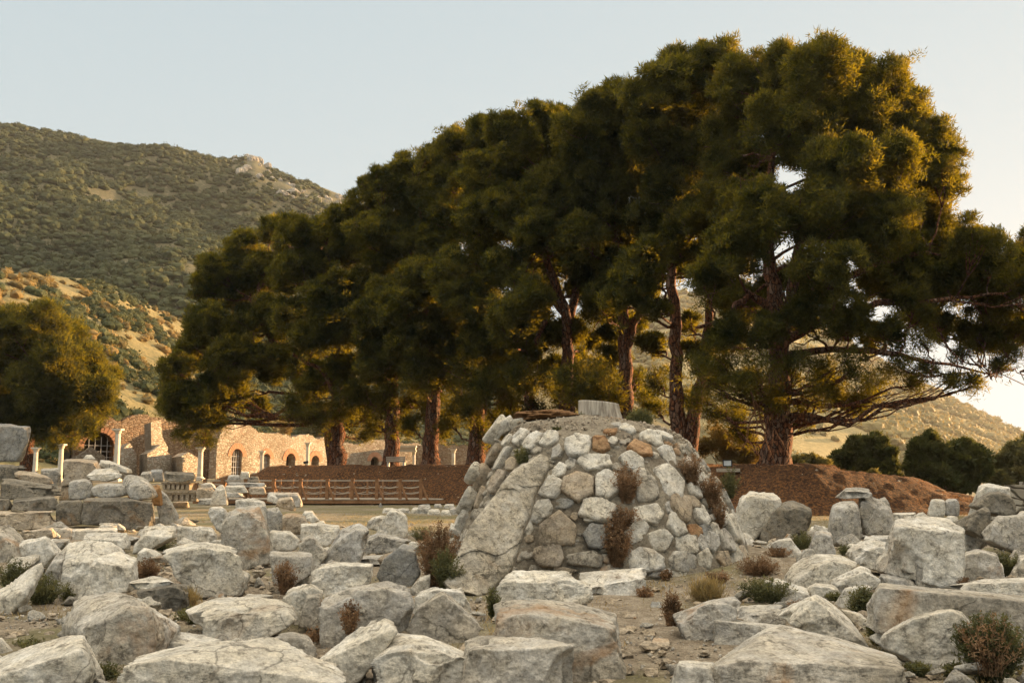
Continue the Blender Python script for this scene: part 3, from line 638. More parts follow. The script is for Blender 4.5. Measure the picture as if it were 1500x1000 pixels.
broadleaf('bush', 'sunlit yellow bush left of the cone behind the pine trunks', 'bush', 652, 98, [(648,652,9),(658,655,9),(640,658,7)], M['scrubdry'], 210, per=400, size=.2, zb=1.2)
broadleaf('bush', 'sunlit golden thicket hanging under the largest pine behind the small sign', 'bush', 1080, 56, [(1050,640,26),(1080,650,28),(1105,655,26),(1060,665,20),(1090,672,20),(1120,668,16),(1035,655,16)], M['scrubdry'], 211, per=500, size=.22, aspect=.2)

# enlarged leafy trees, added unseen to stop low sun leaking under the grove
us = [o for o in bpy.data.objects if o.name.startswith('leafy_tree')]
gg = np.random.default_rng(4)
for k, (x, y) in enumerate([(46,47),(45.5,42),(45,38),(46,33),(45,28),(46,23.5),(45,19),(46,14),(45,9.5),(46,5),(45,0),(46,-5),(51,40),(52,35),(51,30),(52,25),(51,20),(52,14),(51,8),(52,2),(41,-9),(46,-11)]):
    copy_tree(us[k % 3], (x, y, -.3), gg.uniform(0, 6.28), gg.uniform(2.3, 2.9), 'unseen enlarged leafy tree added beyond the right edge to block low sun', 'unseen leafy trees added to the right to block low sun')
# ================================================================ RUINS BEHIND
def masonry(name, cols, scale=2.6, mortar=(.30,.25,.19)):
    m, t, b = nodes(name); v, rnd = coords(t, 7)
    mp = N(t, 'ShaderNodeMapping', {'Vector': v}); mp.inputs['Scale'].default_value = (1, 1, 1.9)
    wv = N(t, 'ShaderNodeVectorMath', {0: mp.outputs[0], 1: N(t, 'ShaderNodeVectorMath', {0: N(t, 'ShaderNodeTexNoise', {'Vector': v, 'Scale': 1.7}).outputs[1], 1: (.35,.35,.35)}, operation='MULTIPLY').outputs[0]}, operation='ADD').outputs[0]
    v1 = N(t, 'ShaderNodeTexVoronoi', {'Vector': wv, 'Scale': scale}); v2 = N(t, 'ShaderNodeTexVoronoi', {'Vector': wv, 'Scale': scale}, feature='DISTANCE_TO_EDGE')
    sp = t.nodes.new('ShaderNodeSeparateColor'); t.links.new(v1.outputs['Color'], sp.inputs[0])
    st = [(i/(len(cols)-1)*.98+.01, c) for i, c in enumerate(cols)]
    c = ramp(t, sp.outputs[0], st); big = noise(t, v, .25, 6, .65)
    c = mix(t, ramp(t, v2.outputs['Distance'], [(.03, 1.0), (.11, 0.0)]), c, mortar)
    c = mix(t, 1.0, c, ramp(t, big, [(.35,(.72,.66,.58)),(.6,(1.08,1.05,1.0))]), 'MULTIPLY')
    t.links.new(c, b.inputs['Base Color']); b.inputs['Roughness'].default_value = .95
    bump(t, b, ramp(t, v2.outputs['Distance'], [(.0,0.0),(.14,1.0)]), .9, .12); return m
M['rubble'] = masonry('rubble_masonry', [(.40,.37,.32),(.46,.43,.38),(.31,.27,.22),(.38,.31,.25),(.52,.50,.45),(.30,.22,.17)], 3.4, (.30,.26,.20))
M['rubblebrown'] = masonry('brown_masonry', [(.30,.22,.15),(.36,.28,.20),(.26,.17,.11),(.40,.34,.27)], 2.8, (.22,.15,.10))
M['brick'] = simple('red_brick_arch', (.32,.16,.095), (.42,.24,.15), 3, .9, .5, .04)
M['void'] = simple('painted_room_shade', (.05,.04,.032), (.10,.08,.06), 1, .95)  # room surfaces painted near black for the shade inside the openings
M['col'] = simple('column_marble', (.50,.45,.37), (.66,.61,.53), 2.2, .85, .4, .03, 8)
M['ashlar'] = masonry('grey_block_wall', [(.42,.40,.35),(.55,.52,.46),(.35,.32,.27),(.6,.57,.5)], 1.6, (.18,.16,.13))
def wall(name, d, top, label, mat='rubble', thick=1.0, openings=(), base=0.3, cat='ruined wall', step=.16, jag=.25, seed=0, group=None, room=3.0, turn=0.0):
    """top: (px,py) polyline; openings: (px0,px1,py_spring,py_bottom) with a round head"""
    g = np.random.default_rng(seed)
    dR = d+turn; O = P(top[0][0], 700, d); E = P(top[-1][0], 700, dR); ang = math.atan2(E[1]-O[1], E[0]-O[0]); ux, uy = math.cos(ang), math.sin(ang)
    def on(px, py):
        r = ray(px, py); den = r[0]*uy-r[1]*ux; k = (O[0]*uy-O[1]*ux)/den; return O[0]+(r[0]*k-O[0])*ux+(r[1]*k-O[1])*uy, EYE+r[2]*k
    x0 = O[0]; x1 = on(top[-1][0], 700)[0]
    tx = [on(a, 700)[0] for a, b in top]; tz = [on(a, b)[1] for a, b in top]
    ops = []
    for o in openings: ops.append((on(o[0], 700)[0], on(o[1], 700)[0], on((o[0]+o[1])/2, o[2])[1], on((o[0]+o[1])/2, o[3])[1]))
    loc = (O[0], d, base); root = empty(name, loc, label=label, cat=cat, group=group); root.rotation_euler = (0, 0, ang)
    mb = MB(); xs = np.arange(x0, x1, step); zt = np.interp(xs+step/2, tx, tz)
    q = np.stack([xs/1.3, 0*xs, 0*xs], 1); zt = zt + fbm(q, 3, seed+50)*jag; zt = np.round(zt/.12)*.12
    for x, z in zip(xs, zt):
        zz = [(base-.6, z)]
        for a, b_, sp_, bt in ops:
            xm = x+step/2
            if a < xm < b_:
                r = (b_-a)/2; h = sp_ + math.sqrt(max(0, r*r-(xm-(a+b_)/2)**2)); zz = [(base-.6, bt), (h, z)]
        for lo, hi in zz:
            if hi > lo+.02: mb.box((x, d, lo), (x+step, d+thick, hi))
    mb.build('wall', M[mat], root, loc)
    for a, b_, sp_, bt in ops:
        br = MB(); r = (b_-a)/2; c = (a+b_)/2; n = 14
        for i in range(n):
            t0, t1 = math.pi*i/n+.02, math.pi*(i+1)/n-.02; ro = r+.55
            V = [(c+math.cos(t_)*rr, y, sp_+math.sin(t_)*rr) for y in (d-.06, d+.3) for rr, t_ in ((r,t0),(ro,t0),(ro,t1),(r,t1))]
            br.add(V, [(0,1,2,3),(7,6,5,4),(0,4,5,1),(1,5,6,2),(2,6,7,3),(3,7,4,0)])
        br.build('brick_arch', M['brick'], root, (c, d, sp_))
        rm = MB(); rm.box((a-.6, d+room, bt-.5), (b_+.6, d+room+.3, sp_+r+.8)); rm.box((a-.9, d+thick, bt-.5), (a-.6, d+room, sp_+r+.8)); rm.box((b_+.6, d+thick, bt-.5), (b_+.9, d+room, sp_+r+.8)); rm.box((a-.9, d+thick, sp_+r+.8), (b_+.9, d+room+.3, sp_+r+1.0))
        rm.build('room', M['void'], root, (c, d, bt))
        if b_-a > .85 and sp_-bt > .9:
            gr = MB()
            for k in range(1, 5): gr.bar((a+(b_-a)*k/5, d+.3, bt), (a+(b_-a)*k/5, d+.3, sp_+r*.7), .05, .05)
            for z in np.arange(bt+.3, sp_+.2, .55): gr.bar((a, d+.33, z), (b_, d+.33, z), .05, .05)
            gr.build('grating', M['iron'], root, (c, d, bt))
    return root
D1 = 100
wall('ruined_wall', D1, [(316,650),(322,632),(330,622),(345,620),(365,622),(378,632),(400,634),(430,638),(470,640),(497,644)], 'long rubble wall with four brick arched openings left of the broad pine trunk', openings=[(338,354,668,712),(384,395,672,712),(418,432,674,682),(455,467,676,683)], seed=1, turn=17)
wall('ruined_wall', D1+17, [(497,650),(520,648),(545,645),(580,647),(620,652)], 'low rubble wall with one small dark arch behind the wooden bench', openings=[(543,554,675,684)], seed=2, turn=8)
wall('ruined_wall', D1+22, [(608,655),(640,650),(700,656),(740,655)], 'low grey wall behind the columns right of the curved pine trunk', mat='rubblebrown', seed=3, turn=5)
wall('ruined_wall', 93, [(108,640),(120,628),(150,612),(165,618),(180,610),(230,612),(262,618),(300,624),(330,616),(345,622)], 'tall brown back wall of the vaulted ruin left of the arched wall', mat='rubblebrown', seed=4, jag=.5, openings=[(120,165,655,700)], turn=11)
def pier(pts, d, depth, label, seed, mat='rubble'):
    """a thick pier running away from us, its face outlined by (px,py) points"""
    mb = MB(); px0 = pts[0][0]; x = [P(a, b, d+(a-px0)*.085) for a, b in pts]; n = len(x)
    V = [tuple(p) for p in x]+[(p[0]-depth*.45, p[1]+depth*.9, p[2]) for p in x]
    mb.add(V, [tuple(range(n-1,-1,-1)), tuple(range(n, 2*n))]+[(i, (i+1)%n, n+(i+1)%n, n+i) for i in range(n)])
    c = (x[0][0], d, x[0][2]); o = mb.build('ruined_pier', M[mat], None, c); tag(o, label, 'ruined pier', 'lit piers of the vaulted ruin'); return o
pier([(104,712),(104,672),(120,664),(134,654),(144,662),(154,668),(154,712)], 87, 5, 'low lit rubble pier left of the tall pale column, against the dark vault', 1)
pier([(174,712),(174,668),(182,655),(190,648),(196,658),(200,664),(200,712)], 87, 6, 'lit rubble pier with a slanted top just right of the tall pale column', 2)
pier([(216,712),(216,664),(226,658),(236,650),(244,660),(252,668),(252,712)], 87, 6, 'gabled lit rubble pier midway between the two tall columns', 3)
pier([(268,712),(266,668),(276,662),(290,670),(290,712)], 87, 6, 'lit rubble pier just left of the column under the drooping pine crown', 4)
pier([(222,668),(221,618),(236,614),(238,640),(246,655),(244,668)], 90, 5, 'tall upper pier stub standing above the gabled pier', 5)
# heap of fallen vault between pier rows
def column(px, d, ytop, r_px, label, zb=None, cap=True, lean=0):
    b0 = P(px, 690, d); x = b0[0]; z0 = float(land_z(x, d)+mound_z(x, d)) if zb is None else zb; zt = pxz(px, ytop, d); r = r_px*d/FPX
    root = empty('column', (x, d, z0), label=label, cat='column', group='pale marble columns before the far ruins')
    s = MB(); zs = np.linspace(z0+.25, zt-.35, 9); s.prof((x, d), [(r*(1-.02*i), z) for i, z in enumerate(zs)], 20); s.build('shaft', M['col'], root, (x,d,z0), smooth=True)
    q = MB(); q.box((x-r*1.5, d-r*1.5, z0-.1), (x+r*1.5, d+r*1.5, z0+.12)); q.prof((x,d), [(r*1.35,z0+.12),(r*1.4,z0+.18),(r*1.1,z0+.26)], 20); q.build('base', M['col'], root, (x,d,z0))
    if cap:
        q = MB(); q.prof((x,d), [(r*.95,zt-.36),(r*1.1,zt-.3),(r*1.05,zt-.26),(r*1.35,zt-.12)], 20); q.box((x-r*1.5,d-r*1.5,zt-.12),(x+r*1.5,d+r*1.5,zt)); q.build('capital', M['col'], root, (x,d,z0))
    return root
column(51, 82, 655, 3.6, 'marble column left of the lit pine foliage fringe, leftmost of the columns')
column(88, 82, 650, 3.8, 'marble column second from the left below the golden pine')
column(170, 83, 628, 4.4, 'tall marble column standing before the dark vault opening')
column(293, 84, 655, 4.0, 'marble column rising under the drooping tip of the leftmost row pine')
column(383, 90, 660, 3.0, 'marble column overlapping the tall grated opening of the arched wall')
column(450, 92, 648, 2.8, 'slim column between the two small arches of the wall')
column(606, 84, 659, 2.6, 'short column carrying the end of the pale lintel')
column(581, 84, 658, 2.4, 'short column at the left end of the pale lintel')
column(664, 84, 657, 2.9, 'lone column right of the curved pine trunk')
column(622, 88, 663, 1.8, 'thin column just left of the curved pine trunk', cap=False)
mb = MB(); a = P(578, 657, 84); b_ = P(609, 659, 84); mb.box((a[0],83.7,a[2]-.25),(b_[0],84.3,a[2]+.1)); mb.box((a[0]-.06,83.6,a[2]+.1),(b_[0]+.06,84.4,a[2]+.25)); tag(mb.build('lintel', M['col'], None, tuple(a)), 'pale marble lintel laid over two short columns', 'lintel')

# wooden walkway with its fence before the bank
xa, xb = P(300,700,55)[0], P(655,700,55)[0]
wk = empty('walkway', ((xa+xb)/2, 55, 0), label='long low timber walkway deck running along the foot of the earth bank', cat='walkway')
mb = MB(); n = int((xb-xa)/.16)
for i in range(n): mb.box((xa+i*.16, 53.6, .27), (xa+i*.16+.145, 57.2, .31))
mb.build('deck', M['rail'], wk, (xa, 55, .3))
mb = MB(); mb.box((xa, 53.62, .08), (xb, 53.72, .265)); mb.box((xa, 57.1, .08), (xb, 57.18, .265))
for x in np.arange(xa+.5, xb, 2.2): mb.box((x, 53.72, -.05), (x+.12, 57.1, .262))
mb.build('frame', M['wood'], wk, (xa, 55, .2))
def fence(d, pxs, h, pw, label, brace=True, y_end=None, rope=True, z0=.31):
    x = [P(p, 710, d)[0] for p in pxs]
    root = empty('fence', (x[0], d, z0), label=label, cat='fence')
    for i, X_ in enumerate(x):
        q = MB(); q.box((X_-pw/2, d-pw/2, z0-.25), (X_+pw/2, d+pw/2, z0+h))
        q.box((X_-pw*.62, d-pw*.62, z0+h), (X_+pw*.62, d+pw*.62, z0+h+.05))
        q.build('post', M['wood'], root, (X_, d, z0))
        if brace:
            q = MB(); q.bar((X_+.06, d-.03, z0+h*.75), (X_+.42, d-.35, z0-.05), .08, .08); q.build('brace', M['wood'], root, (X_, d, z0))
    for k, (zf, wd) in enumerate(((1.0,.07),)):
        q = MB()
        for i in range(len(x)-1): q.bar((x[i]+pw*.4, d, z0+h*zf-.04), (x[i+1]-pw*.4, d, z0+h*zf-.04), .06, wd)
        q.build('rail', M['rail'], root, (x[0], d, z0+h))
    for zf in (.66, .36):
        tp = []
        for i in range(len(x)-1):
            u = np.linspace(0,1,9); tp.append((np.stack([x[i]+(x[i+1]-x[i])*u, 0*u+d-.02, z0+h*zf-.10*np.sin(np.pi*u)], 1), np.full(9, .022)))
        V, F = tubes(tp, 5); mesh_obj('rope', V, F, M['rail'], parent=root, loc=(x[0], d, z0))
FX = [350+v/3.745 for v in (190,338,485,622,757,885,998)]
fence(53.8, [300, 326, 360]+FX, 1.02, .17, 'front timber post and rope fence with braced posts along the walkway')
fence(57.0, [350+v/3.745 for v in (95,228,295,372,450,528,610,705,790,870,1000)], 1.0, .10, 'rear thinner timber and rope fence of the walkway against the earth bank', brace=False)
fence(56.5, [192,203,287,307,328], 1.0, .22, 'stretch of timber fence with rail behind the left stone pile', z0=.1)

# bench on the bank, sign, small lamp
def on_bank(px, d): x = P(px, 690, d)[0]; return x, float(land_z(x, d)+mound_z(x, d))
x, z = on_bank(580, 63.5); bn = empty('bench', (x, 63.5, z), label='squat timber bench of stacked planks between two pine trunks', cat='bench')
q = MB(); [q.box((x-.62, 63.3, z+.32+.11*k), (x+.62, 63.4, z+.41+.11*k)) for k in range(3)]; q.build('backrest', M['rail'], bn, (x,63.5,z))
q = MB(); [q.box((x-.62, 63.42+.12*k, z+.30), (x+.62, 63.53+.12*k, z+.35)) for k in range(4)]; q.build('seat', M['rail'], bn, (x,63.5,z))
for s_ in (-1, 1): q = MB(); q.box((x+s_*.5-.06, 63.36, z-.05), (x+s_*.5+.06, 63.85, z+.3)); q.build('leg', M['col'], bn, (x,63.5,z))
d = 43.2; x, z = on_bank(1066, d); z = max(z, pxz(1066, 686, d)-.02)
sg = empty('sign', (x, d, z), label='small black framed information panel on a low plank base beside the big trunk', cat='sign')
q = MB(); pz = pxz(1066, 678, d); w_, h_ = .20, .15
q.box((x-w_, d, pz-h_), (x+w_, d+.05, pz-h_+.04)); q.box((x-w_, d, pz+h_-.04), (x+w_, d+.05, pz+h_)); q.box((x-w_, d, pz-h_+.04), (x-w_+.04, d+.05, pz+h_-.04)); q.box((x+w_-.04, d, pz-h_+.04), (x+w_, d+.05, pz+h_-.04)); q.build('frame', M['black'], sg, (x,d,z))
q = MB(); q.box((x-w_+.04, d+.02, pz-h_+.04), (x+w_-.04, d+.04, pz+h_-.04)); q.build('panel', M['glass'], sg, (x,d,z))
q = MB(); q.box((x-.03, d+.05, z-.1), (x+.03, d+.11, pz)); q.build('post', M['black'], sg, (x,d,z))
q = MB(); q.box((x-.42, d-.05, z-.12), (x+.52, d+.35, z+.03)); q.build('base', M['rail'], sg, (x,d,z))
d = 66; x, z = on_bank(448, 66); fl = empty('floodlight', (x, d, z), label='small black floodlight on a stub at the left end of the bank', cat='floodlight')
q = MB(); q.bar((x, d, z-.05), (x, d, z+.22), .06, .06); q.build('stand', M['black'], fl, (x,d,z))
q = MB(); q.bar((x-.16, d, z+.28), (x+.16, d-.02, z+.34), .14, .16); q.build('lamp_head', M['black'], fl, (x,d,z))
# far low block wall on the right
wall('ruined_wall', 50, [(1330,735),(1345,737),(1370,736),(1400,738),(1440,736),(1480,737),(1560,735)], 'low grey block wall beyond the stones under the dark trees on the right', mat='ashlar', thick=.5, base=0.1, jag=.12, step=.12, seed=9)
wall('ruined_wall', 40, [(1478,714),(1490,709),(1520,707),(1580,708)], 'stepped masonry wall at the right edge behind the tall pitted boulder', mat='ashlar', thick=.8, base=0.1, jag=.04, step=.2, seed=10)

# ================================================================ RUBBLE CONE
CC = np.array([P(873, 700, 17.9)[0], 17.9]); CZ = 0.0
def cone_R(z, th):
    zz = np.array([-.5, 0, .4, .9, 1.35, 1.7, 2.0, 2.25, 2.45, 2.62]); rr = np.array([2.72, 2.66, 2.56, 2.36, 2.12, 1.93, 1.74, 1.52, 1.10, .05])
    r = np.interp(z, zz, rr)
    left = np.clip(-np.cos(th), 0, 1)**2     # th measured from +x
    z2 = np.array([-.5, 0, .9, 1.6, 2.2, 2.50, 2.68]); r2 = np.array([2.75, 2.62, 2.20, 1.90, 1.62, 1.42, .05])
    r = r*(1-left)+np.interp(z, z2, r2)*left
    return r
def cone_hit(px, py):
    r = ray(px, py); o = np.array([0, 0, EYE]); t = np.linspace(11, 24, 1300)/r[1]
    p = o+r*t[:,None]; dx = p[:,0]-CC[0]; dy = p[:,1]-CC[1]
    ins = np.hypot(dx, dy) < cone_R(p[:,2], np.arctan2(dy, dx))
    ins &= p[:,2] < 2.68
    k = np.argmax(ins)
    if not ins[k]: # nearest approach
        k = int(np.argmin(np.hypot(dx, dy)-cone_R(p[:,2], np.arctan2(dy, dx))))
    return p[k]
cone = empty('rubble_cone', (CC[0], CC[1], 0), label='truncated cone of mortared rubble stones crowned with soil and a tree stump', cat='ruined monument')
zs = np.concatenate([np.linspace(-.3, 2.2, 80), np.linspace(2.22, 2.66, 26)]); th = np.linspace(0, 2*np.pi, 241)[:-1]
TH, ZZ = np.meshgrid(th, zs); Rr = cone_R(ZZ, TH)
V = np.stack([CC[0]+np.cos(TH)*Rr, CC[1]+np.sin(TH)*Rr, ZZ], -1).reshape(-1,3)
nz = fbm(V*1.6, 4, 61)*.05+fbm(V*9, 3, 62)*.022
nrm = np.stack([np.cos(TH), np.sin(TH), .5+0*TH], -1).reshape(-1,3); V = V+nrm*nz[:,None]
nT = len(th); i = np.arange(nT); F = np.concatenate([np.stack([k*nT+i, k*nT+(i+1)%nT, (k+1)*nT+(i+1)%nT, (k+1)*nT+i], 1) for k in range(len(zs)-1)])
m, t, b = nodes('earthy_mortar'); tc = t.nodes.new('ShaderNodeTexCoord').outputs['Object']
n1 = noise(t, tc, 2.5, 8, .65); n2 = noise(t, tc, 22, 8, .75)
c = ramp(t, n1, [(.35,(.16,.13,.095)),(.65,(.30,.26,.195))]); c = mix(t, 1.0, c, ramp(t, n2, [(.35,.6),(.65,1.3)]), 'MULTIPLY')
t.links.new(c, b.inputs['Base Color']); b.inputs['Roughness'].default_value = .97; q = bump(t, b, n1, .7, .08); bump(t, b, n2, 1.0, .03, q); M['mortar'] = m
mesh_obj('mortar_core', V, F, M['mortar'], parent=cone, loc=(CC[0], CC[1], 0))

def solid_from_planes(nr, h, cen, scale, level, p=22, amp=.03, seed=0, freq=3.0, fine=1.0, bites=0):
    """rounded convex solid: support planes nr.x<=h about cen, worn edges, broken surface"""
    V0, F0 = ICO[level]
    d = V0*scale; d /= np.linalg.norm(d, axis=1)[:,None]
    q = np.maximum(d@nr.T, 1e-6)/h[None,:]
    dm = q.argmax(1); mx = q.max(1); gz = np.clip((mx*h[dm]-.12)*2.2, .04, 1)      # little relief where the face is seen edge on from the centre
    r = 1/(mx*((q/mx[:,None])**p).sum(1)**(1/p))
    L = float(np.median(r)); gb = np.random.default_rng(seed+4242); rmax = r.max()
    if rmax > 2.1*L: bites = 0
    for _ in range(bites):              # conchoidal scoops broken out of edges and corners
        k = int(gb.integers(len(r))); bd = d[k]
        if bd[2] < -.3 or bd[1] > .5 or r[k] > 1.7*L: continue
        rho = L*gb.uniform(.35, .9); bc = bd*(r[k]+rho*gb.uniform(.68, .88)); db = d@bc; disc = db*db-(bc@bc)+rho*rho
        tt = np.where(disc > 0, db-np.sqrt(np.maximum(disc, 0)), 1e9); tt = np.where(tt > 0, tt, 1e9); r = r-(r-np.minimum(r, np.maximum(tt, r*.80)))*np.clip((gz-.35)*2.5, 0, 1)
    Pp = d*r[:,None]
    n = fbm(Pp*freq/L*.8+seed*3.1, 4, seed, .52)
    rid = 1-abs(fbm(Pp*np.array([1,1,1.8])*freq/L*1.3+seed*1.7, 4, seed+9, .55))
    n2 = fbm(Pp*22+seed, 3, seed+5, .6)
    pit = np.clip(vnoise(Pp*9+seed, seed+77)-.45, 0, 1)*-1.0
    st = n*2.6; st = (np.floor(st)+np.clip((st-np.floor(st)-.5)*5+.5, 0, 1))/2.6
    r2 = r*(1+gz*(amp*(.35*n+.9*st)-amp*1.5*np.clip(rid-.75, 0, 1))) + gz*fine*(.009*n2+.026*pit)
    return cen+d*r2[:,None], F0
def hull_planes(pts):
    bm = bmesh.new()
    for p in pts: bm.verts.new(p)
    bmesh.ops.convex_hull(bm, input=bm.verts)
    loose = [v for v in bm.verts if not v.link_faces]
    for v in loose: bm.verts.remove(v)
    bm.normal_update()
    cen = np.mean([v.co[:] for v in bm.verts], axis=0)
    V = np.array([v.co[:] for v in bm.verts]); cen = (V.min(0)+V.max(0))/2*.5+V.mean(0)*.5
    nr = []; h = []
    for f in sorted(bm.faces, key=lambda f: -f.calc_area()):
        n = np.array(f.normal[:]); hh = float(np.dot(n, np.array(f.verts[0].co[:])-cen))
        if hh < 1e-3 or f.calc_area() < 1e-6: continue
        dup = False
        for a, b in zip(nr, h):
            if np.dot(a, n) > .992 and abs(b-hh) < .04*abs(hh)+.01: dup = True; break
        if not dup: nr.append(n); h.append(hh)
    sc_ = V.max(0)-V.min(0); bm.free()
    return np.array(nr), np.array(h), cen, sc_/sc_.max()

# masonry stones of the cone: centre, size and tilt as seen, laid onto the real surface
CS = [ # crop px (620,560)x3: x, y, w, h, rot, mat
 (315,205,46,100,8,'w'),(345,190,36,80,25,'g'),(385,185,40,90,28,'w'),(320,255,34,16,0,'w'),(310,312,40,95,20,'b'),(373,258,44,44,10,'w'),(350,340,52,95,24,'w'),(430,245,44,60,10,'g'),(487,260,80,72,12,'g'),(560,255,78,56,10,'w'),(395,360,46,50,0,'b'),(590,306,52,58,5,'g'),(682,282,112,92,2,'w'),(782,277,74,78,5,'o'),(832,262,40,36,30,'w'),(755,358,155,76,2,'g'),(895,210,58,58,-30,'w'),(822,222,60,34,5,'o'),(848,195,44,34,5,'g'),(1000,250,100,60,8,'w'),(1060,240,46,46,30,'w'),(948,298,100,62,15,'o'),(912,348,108,78,5,'w'),(1068,328,138,78,2,'w'),
 (600,395,58,66,30,'w'),(648,362,44,46,10,'g'),(562,465,110,90,25,'g'),(680,465,130,128,5,'b'),(808,450,100,125,8,'w'),(972,460,112,130,2,'l'),(1080,438,105,135,5,'w'),(1045,300,10,10,0,'w'),
 (525,568,80,100,25,'g'),(618,535,92,42,2,'bl'),(768,562,190,96,4,'w'),(595,645,165,160,3,'b'),(668,590,36,34,30,'b'),(735,605,60,16,5,'w'),(830,628,36,24,0,'w'),(762,678,110,104,3,'bl'),(925,650,108,125,25,'g'),(992,583,142,88,3,'g'),(1078,553,50,54,20,'g'),(1128,548,82,100,20,'b'),(1180,530,56,50,30,'b'),(1218,588,82,78,15,'w'),(1112,625,78,90,25,'w'),(1188,655,62,40,5,'o'),(1272,652,34,46,0,'w'),(1238,655,40,50,0,'bl'),
 (1040,696,106,84,0,'w'),(1152,715,98,66,2,'w'),(1222,706,44,62,20,'g'),(1262,705,60,62,20,'g'),(1326,695,78,80,10,'l'),(1345,630,40,100,-8,'g'),(1372,655,30,100,-15,'w'),(470,640,40,60,10,'g'),(470,690,46,32,15,'b'),(555,760,130,96,3,'b'),(715,775,160,74,2,'l'),(975,778,212,98,4,'g'),(1135,790,105,74,3,'g'),(1228,776,84,64,2,'w'),(1312,780,80,50,2,'b'),(1368,762,46,56,-8,'w'),(1392,748,24,44,-15,'b'),(625,826,110,26,0,'b'),(1040,840,110,36,0,'g'),(1125,845,72,38,4,'w'),(1180,845,54,34,0,'g'),(1222,838,50,30,0,'g'),
 (245,430,85,110,20,'b'),(325,440,70,80,10,'b'),(215,400,30,70,25,'w'),(255,508,110,70,0,'b'),(185,520,44,90,35,'g'),(165,610,70,90,10,'w'),(210,585,40,90,5,'b'),(1190,470,50,60,15,'g'),(1250,500,50,60,0,'g'),(1330,520,50,80,-10,'g'),(1290,440,50,40,10,'b'),(1215,420,40,50,20,'w'),(1355,575,50,28,-5,'g'),(1305,590,46,60,-5,'g'),(1230,365,40,30,10,'g'),(130,650,34,40,0,'g')]
def cone_stone(V_, nm, c, tu, tv, tn, w_, h_, dp, mat, seed, lab=None, level=4):
    g = np.random.default_rng(seed); tilt = g.random()*6.28; k = g.integers(5, 8); a0 = g.random()*6.28
    pts = []
    for i in range(k):
        a = a0+2*np.pi*(i+g.uniform(-.22,.22))/k; e = (abs(np.cos(a))**5+abs(np.sin(a))**5)**(-1/5)
        u_, v_ = np.cos(a)*w_*.5*e*g.uniform(.90,1.06), np.sin(a)*h_*.5*e*g.uniform(.90,1.06)
        pts.append(c+tu*u_+tv*v_+tn*(.0)); pts.append(c+tu*u_*.93+tv*v_*.93+tn*dp*(.75+.22*np.cos(a-tilt))); pts.append(c+tu*u_*.75+tv*v_*.75-tn*.16)
    nr, h, cen, s_ = hull_planes(pts)
    return solid_from_planes(nr, h, cen, np.array([1,1,1]), level, 90, .022, seed, 2.6, .7)
sid = 0; placed = []
for (cx_, cy_, w_, h_, rot, mt) in CS:
    if w_ < 15: continue
    if mt == 'g' and (cx_*7+cy_) % 3 < 2: mt = 'w'
    px, py = 620+cx_/3, 560+cy_/3; p = cone_hit(px, py); th_ = math.atan2(p[1]-CC[1], p[0]-CC[0])
    e = .05; rn = np.array([math.cos(th_), math.sin(th_), 0]); dz_ = (cone_R(p[2]+e, th_)-cone_R(p[2]-e, th_))/(2*e)
    tn = rn+np.array([0,0,-dz_*1.0]); tn = tn/np.linalg.norm(tn)
    tu = np.cross([0,0,1], rn); tu /= np.linalg.norm(tu); tv = np.cross(tn, tu); tv /= np.linalg.norm(tv)
    view = p-np.array([0,0,EYE]); dist = np.linalg.norm(view); vd = view/dist
    fu = max(.33, abs(np.dot(np.cross(vd, [0,0,1]), tu))); fv = max(.45, abs(np.dot(tn, -vd)))
    mpx = dist/FPX/3.0
    a = math.radians(rot); tu2 = tu*math.cos(a)-tv*math.sin(a); tv2 = tu*math.sin(a)+tv*math.cos(a)
    W_, Hh = w_*mpx/(fu if fu < .9 else 1)*1.12, h_*mpx/max(.7, fv if fv > .7 else .7)*1.08
    W_ = min(W_, .62 if w_ > 100 else .45)
    if fu < .75: W_ = min(W_, .34)
    dp = min(.09, .2*min(W_, Hh))+.035
    Vs, Fs = cone_stone(None, None, p, tu2, tv2, tn, W_, Hh, dp, mt, sid+300)
    lab = {'o': 'rusty orange stone', 'bl': 'smooth blue grey stone'}.get(mt)
    mesh_obj('masonry_stone', Vs, Fs, M[mt], parent=cone, loc=tuple(p), **({'label': lab} if lab else {}))
    placed.append((p, max(W_, Hh)*.5)); sid += 1
# small packing stones and the far side, as one mesh
g = np.random.default_rng(12); VS = []; FS = []; nb = 0; cnt = 0
def add_small(z, th_, r_, lvl, seed):
    global nb, cnt
    R_ = float(cone_R(z, th_)); p = np.array([CC[0]+math.cos(th_)*R_, CC[1]+math.sin(th_)*R_, z])
    for q, rq in placed:
        if np.linalg.norm(q-p) < rq*.80+r_*.6: return
    rn = np.array([math.cos(th_), math.sin(th_), 0]); tn = rn+np.array([0,0,.5]); tn /= np.linalg.norm(tn)
    tu = np.cross([0,0,1], rn); tv = np.cross(tn, tu)
    V_, F_ = cone_stone(None, None, p, tu, tv, tn, r_*2*g.uniform(.8,1.2), r_*2*g.uniform(.6,.95), r_*.5, '', seed, None, lvl)
    VS.append(V_); FS.append(F_+nb); nb += len(V_); placed.append((p, r_)); cnt += 1
for k in range(420):
    th_ = g.uniform(.25, math.pi-.25) if k < 260 else g.uniform(0, 2*math.pi); z = g.uniform(0, 2.15); add_small(z, th_, g.uniform(.12,.22), 2, 1000+k)
for k in range(700): add_small(g.uniform(0, 2.15), g.uniform(-math.pi-.1, .1), g.uniform(.07,.13), 3, 5000+k)
for k in range(2600): add_small(g.uniform(0, 2.2), g.uniform(-math.pi-.3, .3), g.uniform(.03,.085) if k < 1300 else g.uniform(.018,.045), 1, 3000+k)
mesh_obj('packing_stones', np.concatenate(VS), np.concatenate(FS), M['l'], parent=cone, loc=(CC[0],CC[1],0), kind='stuff')
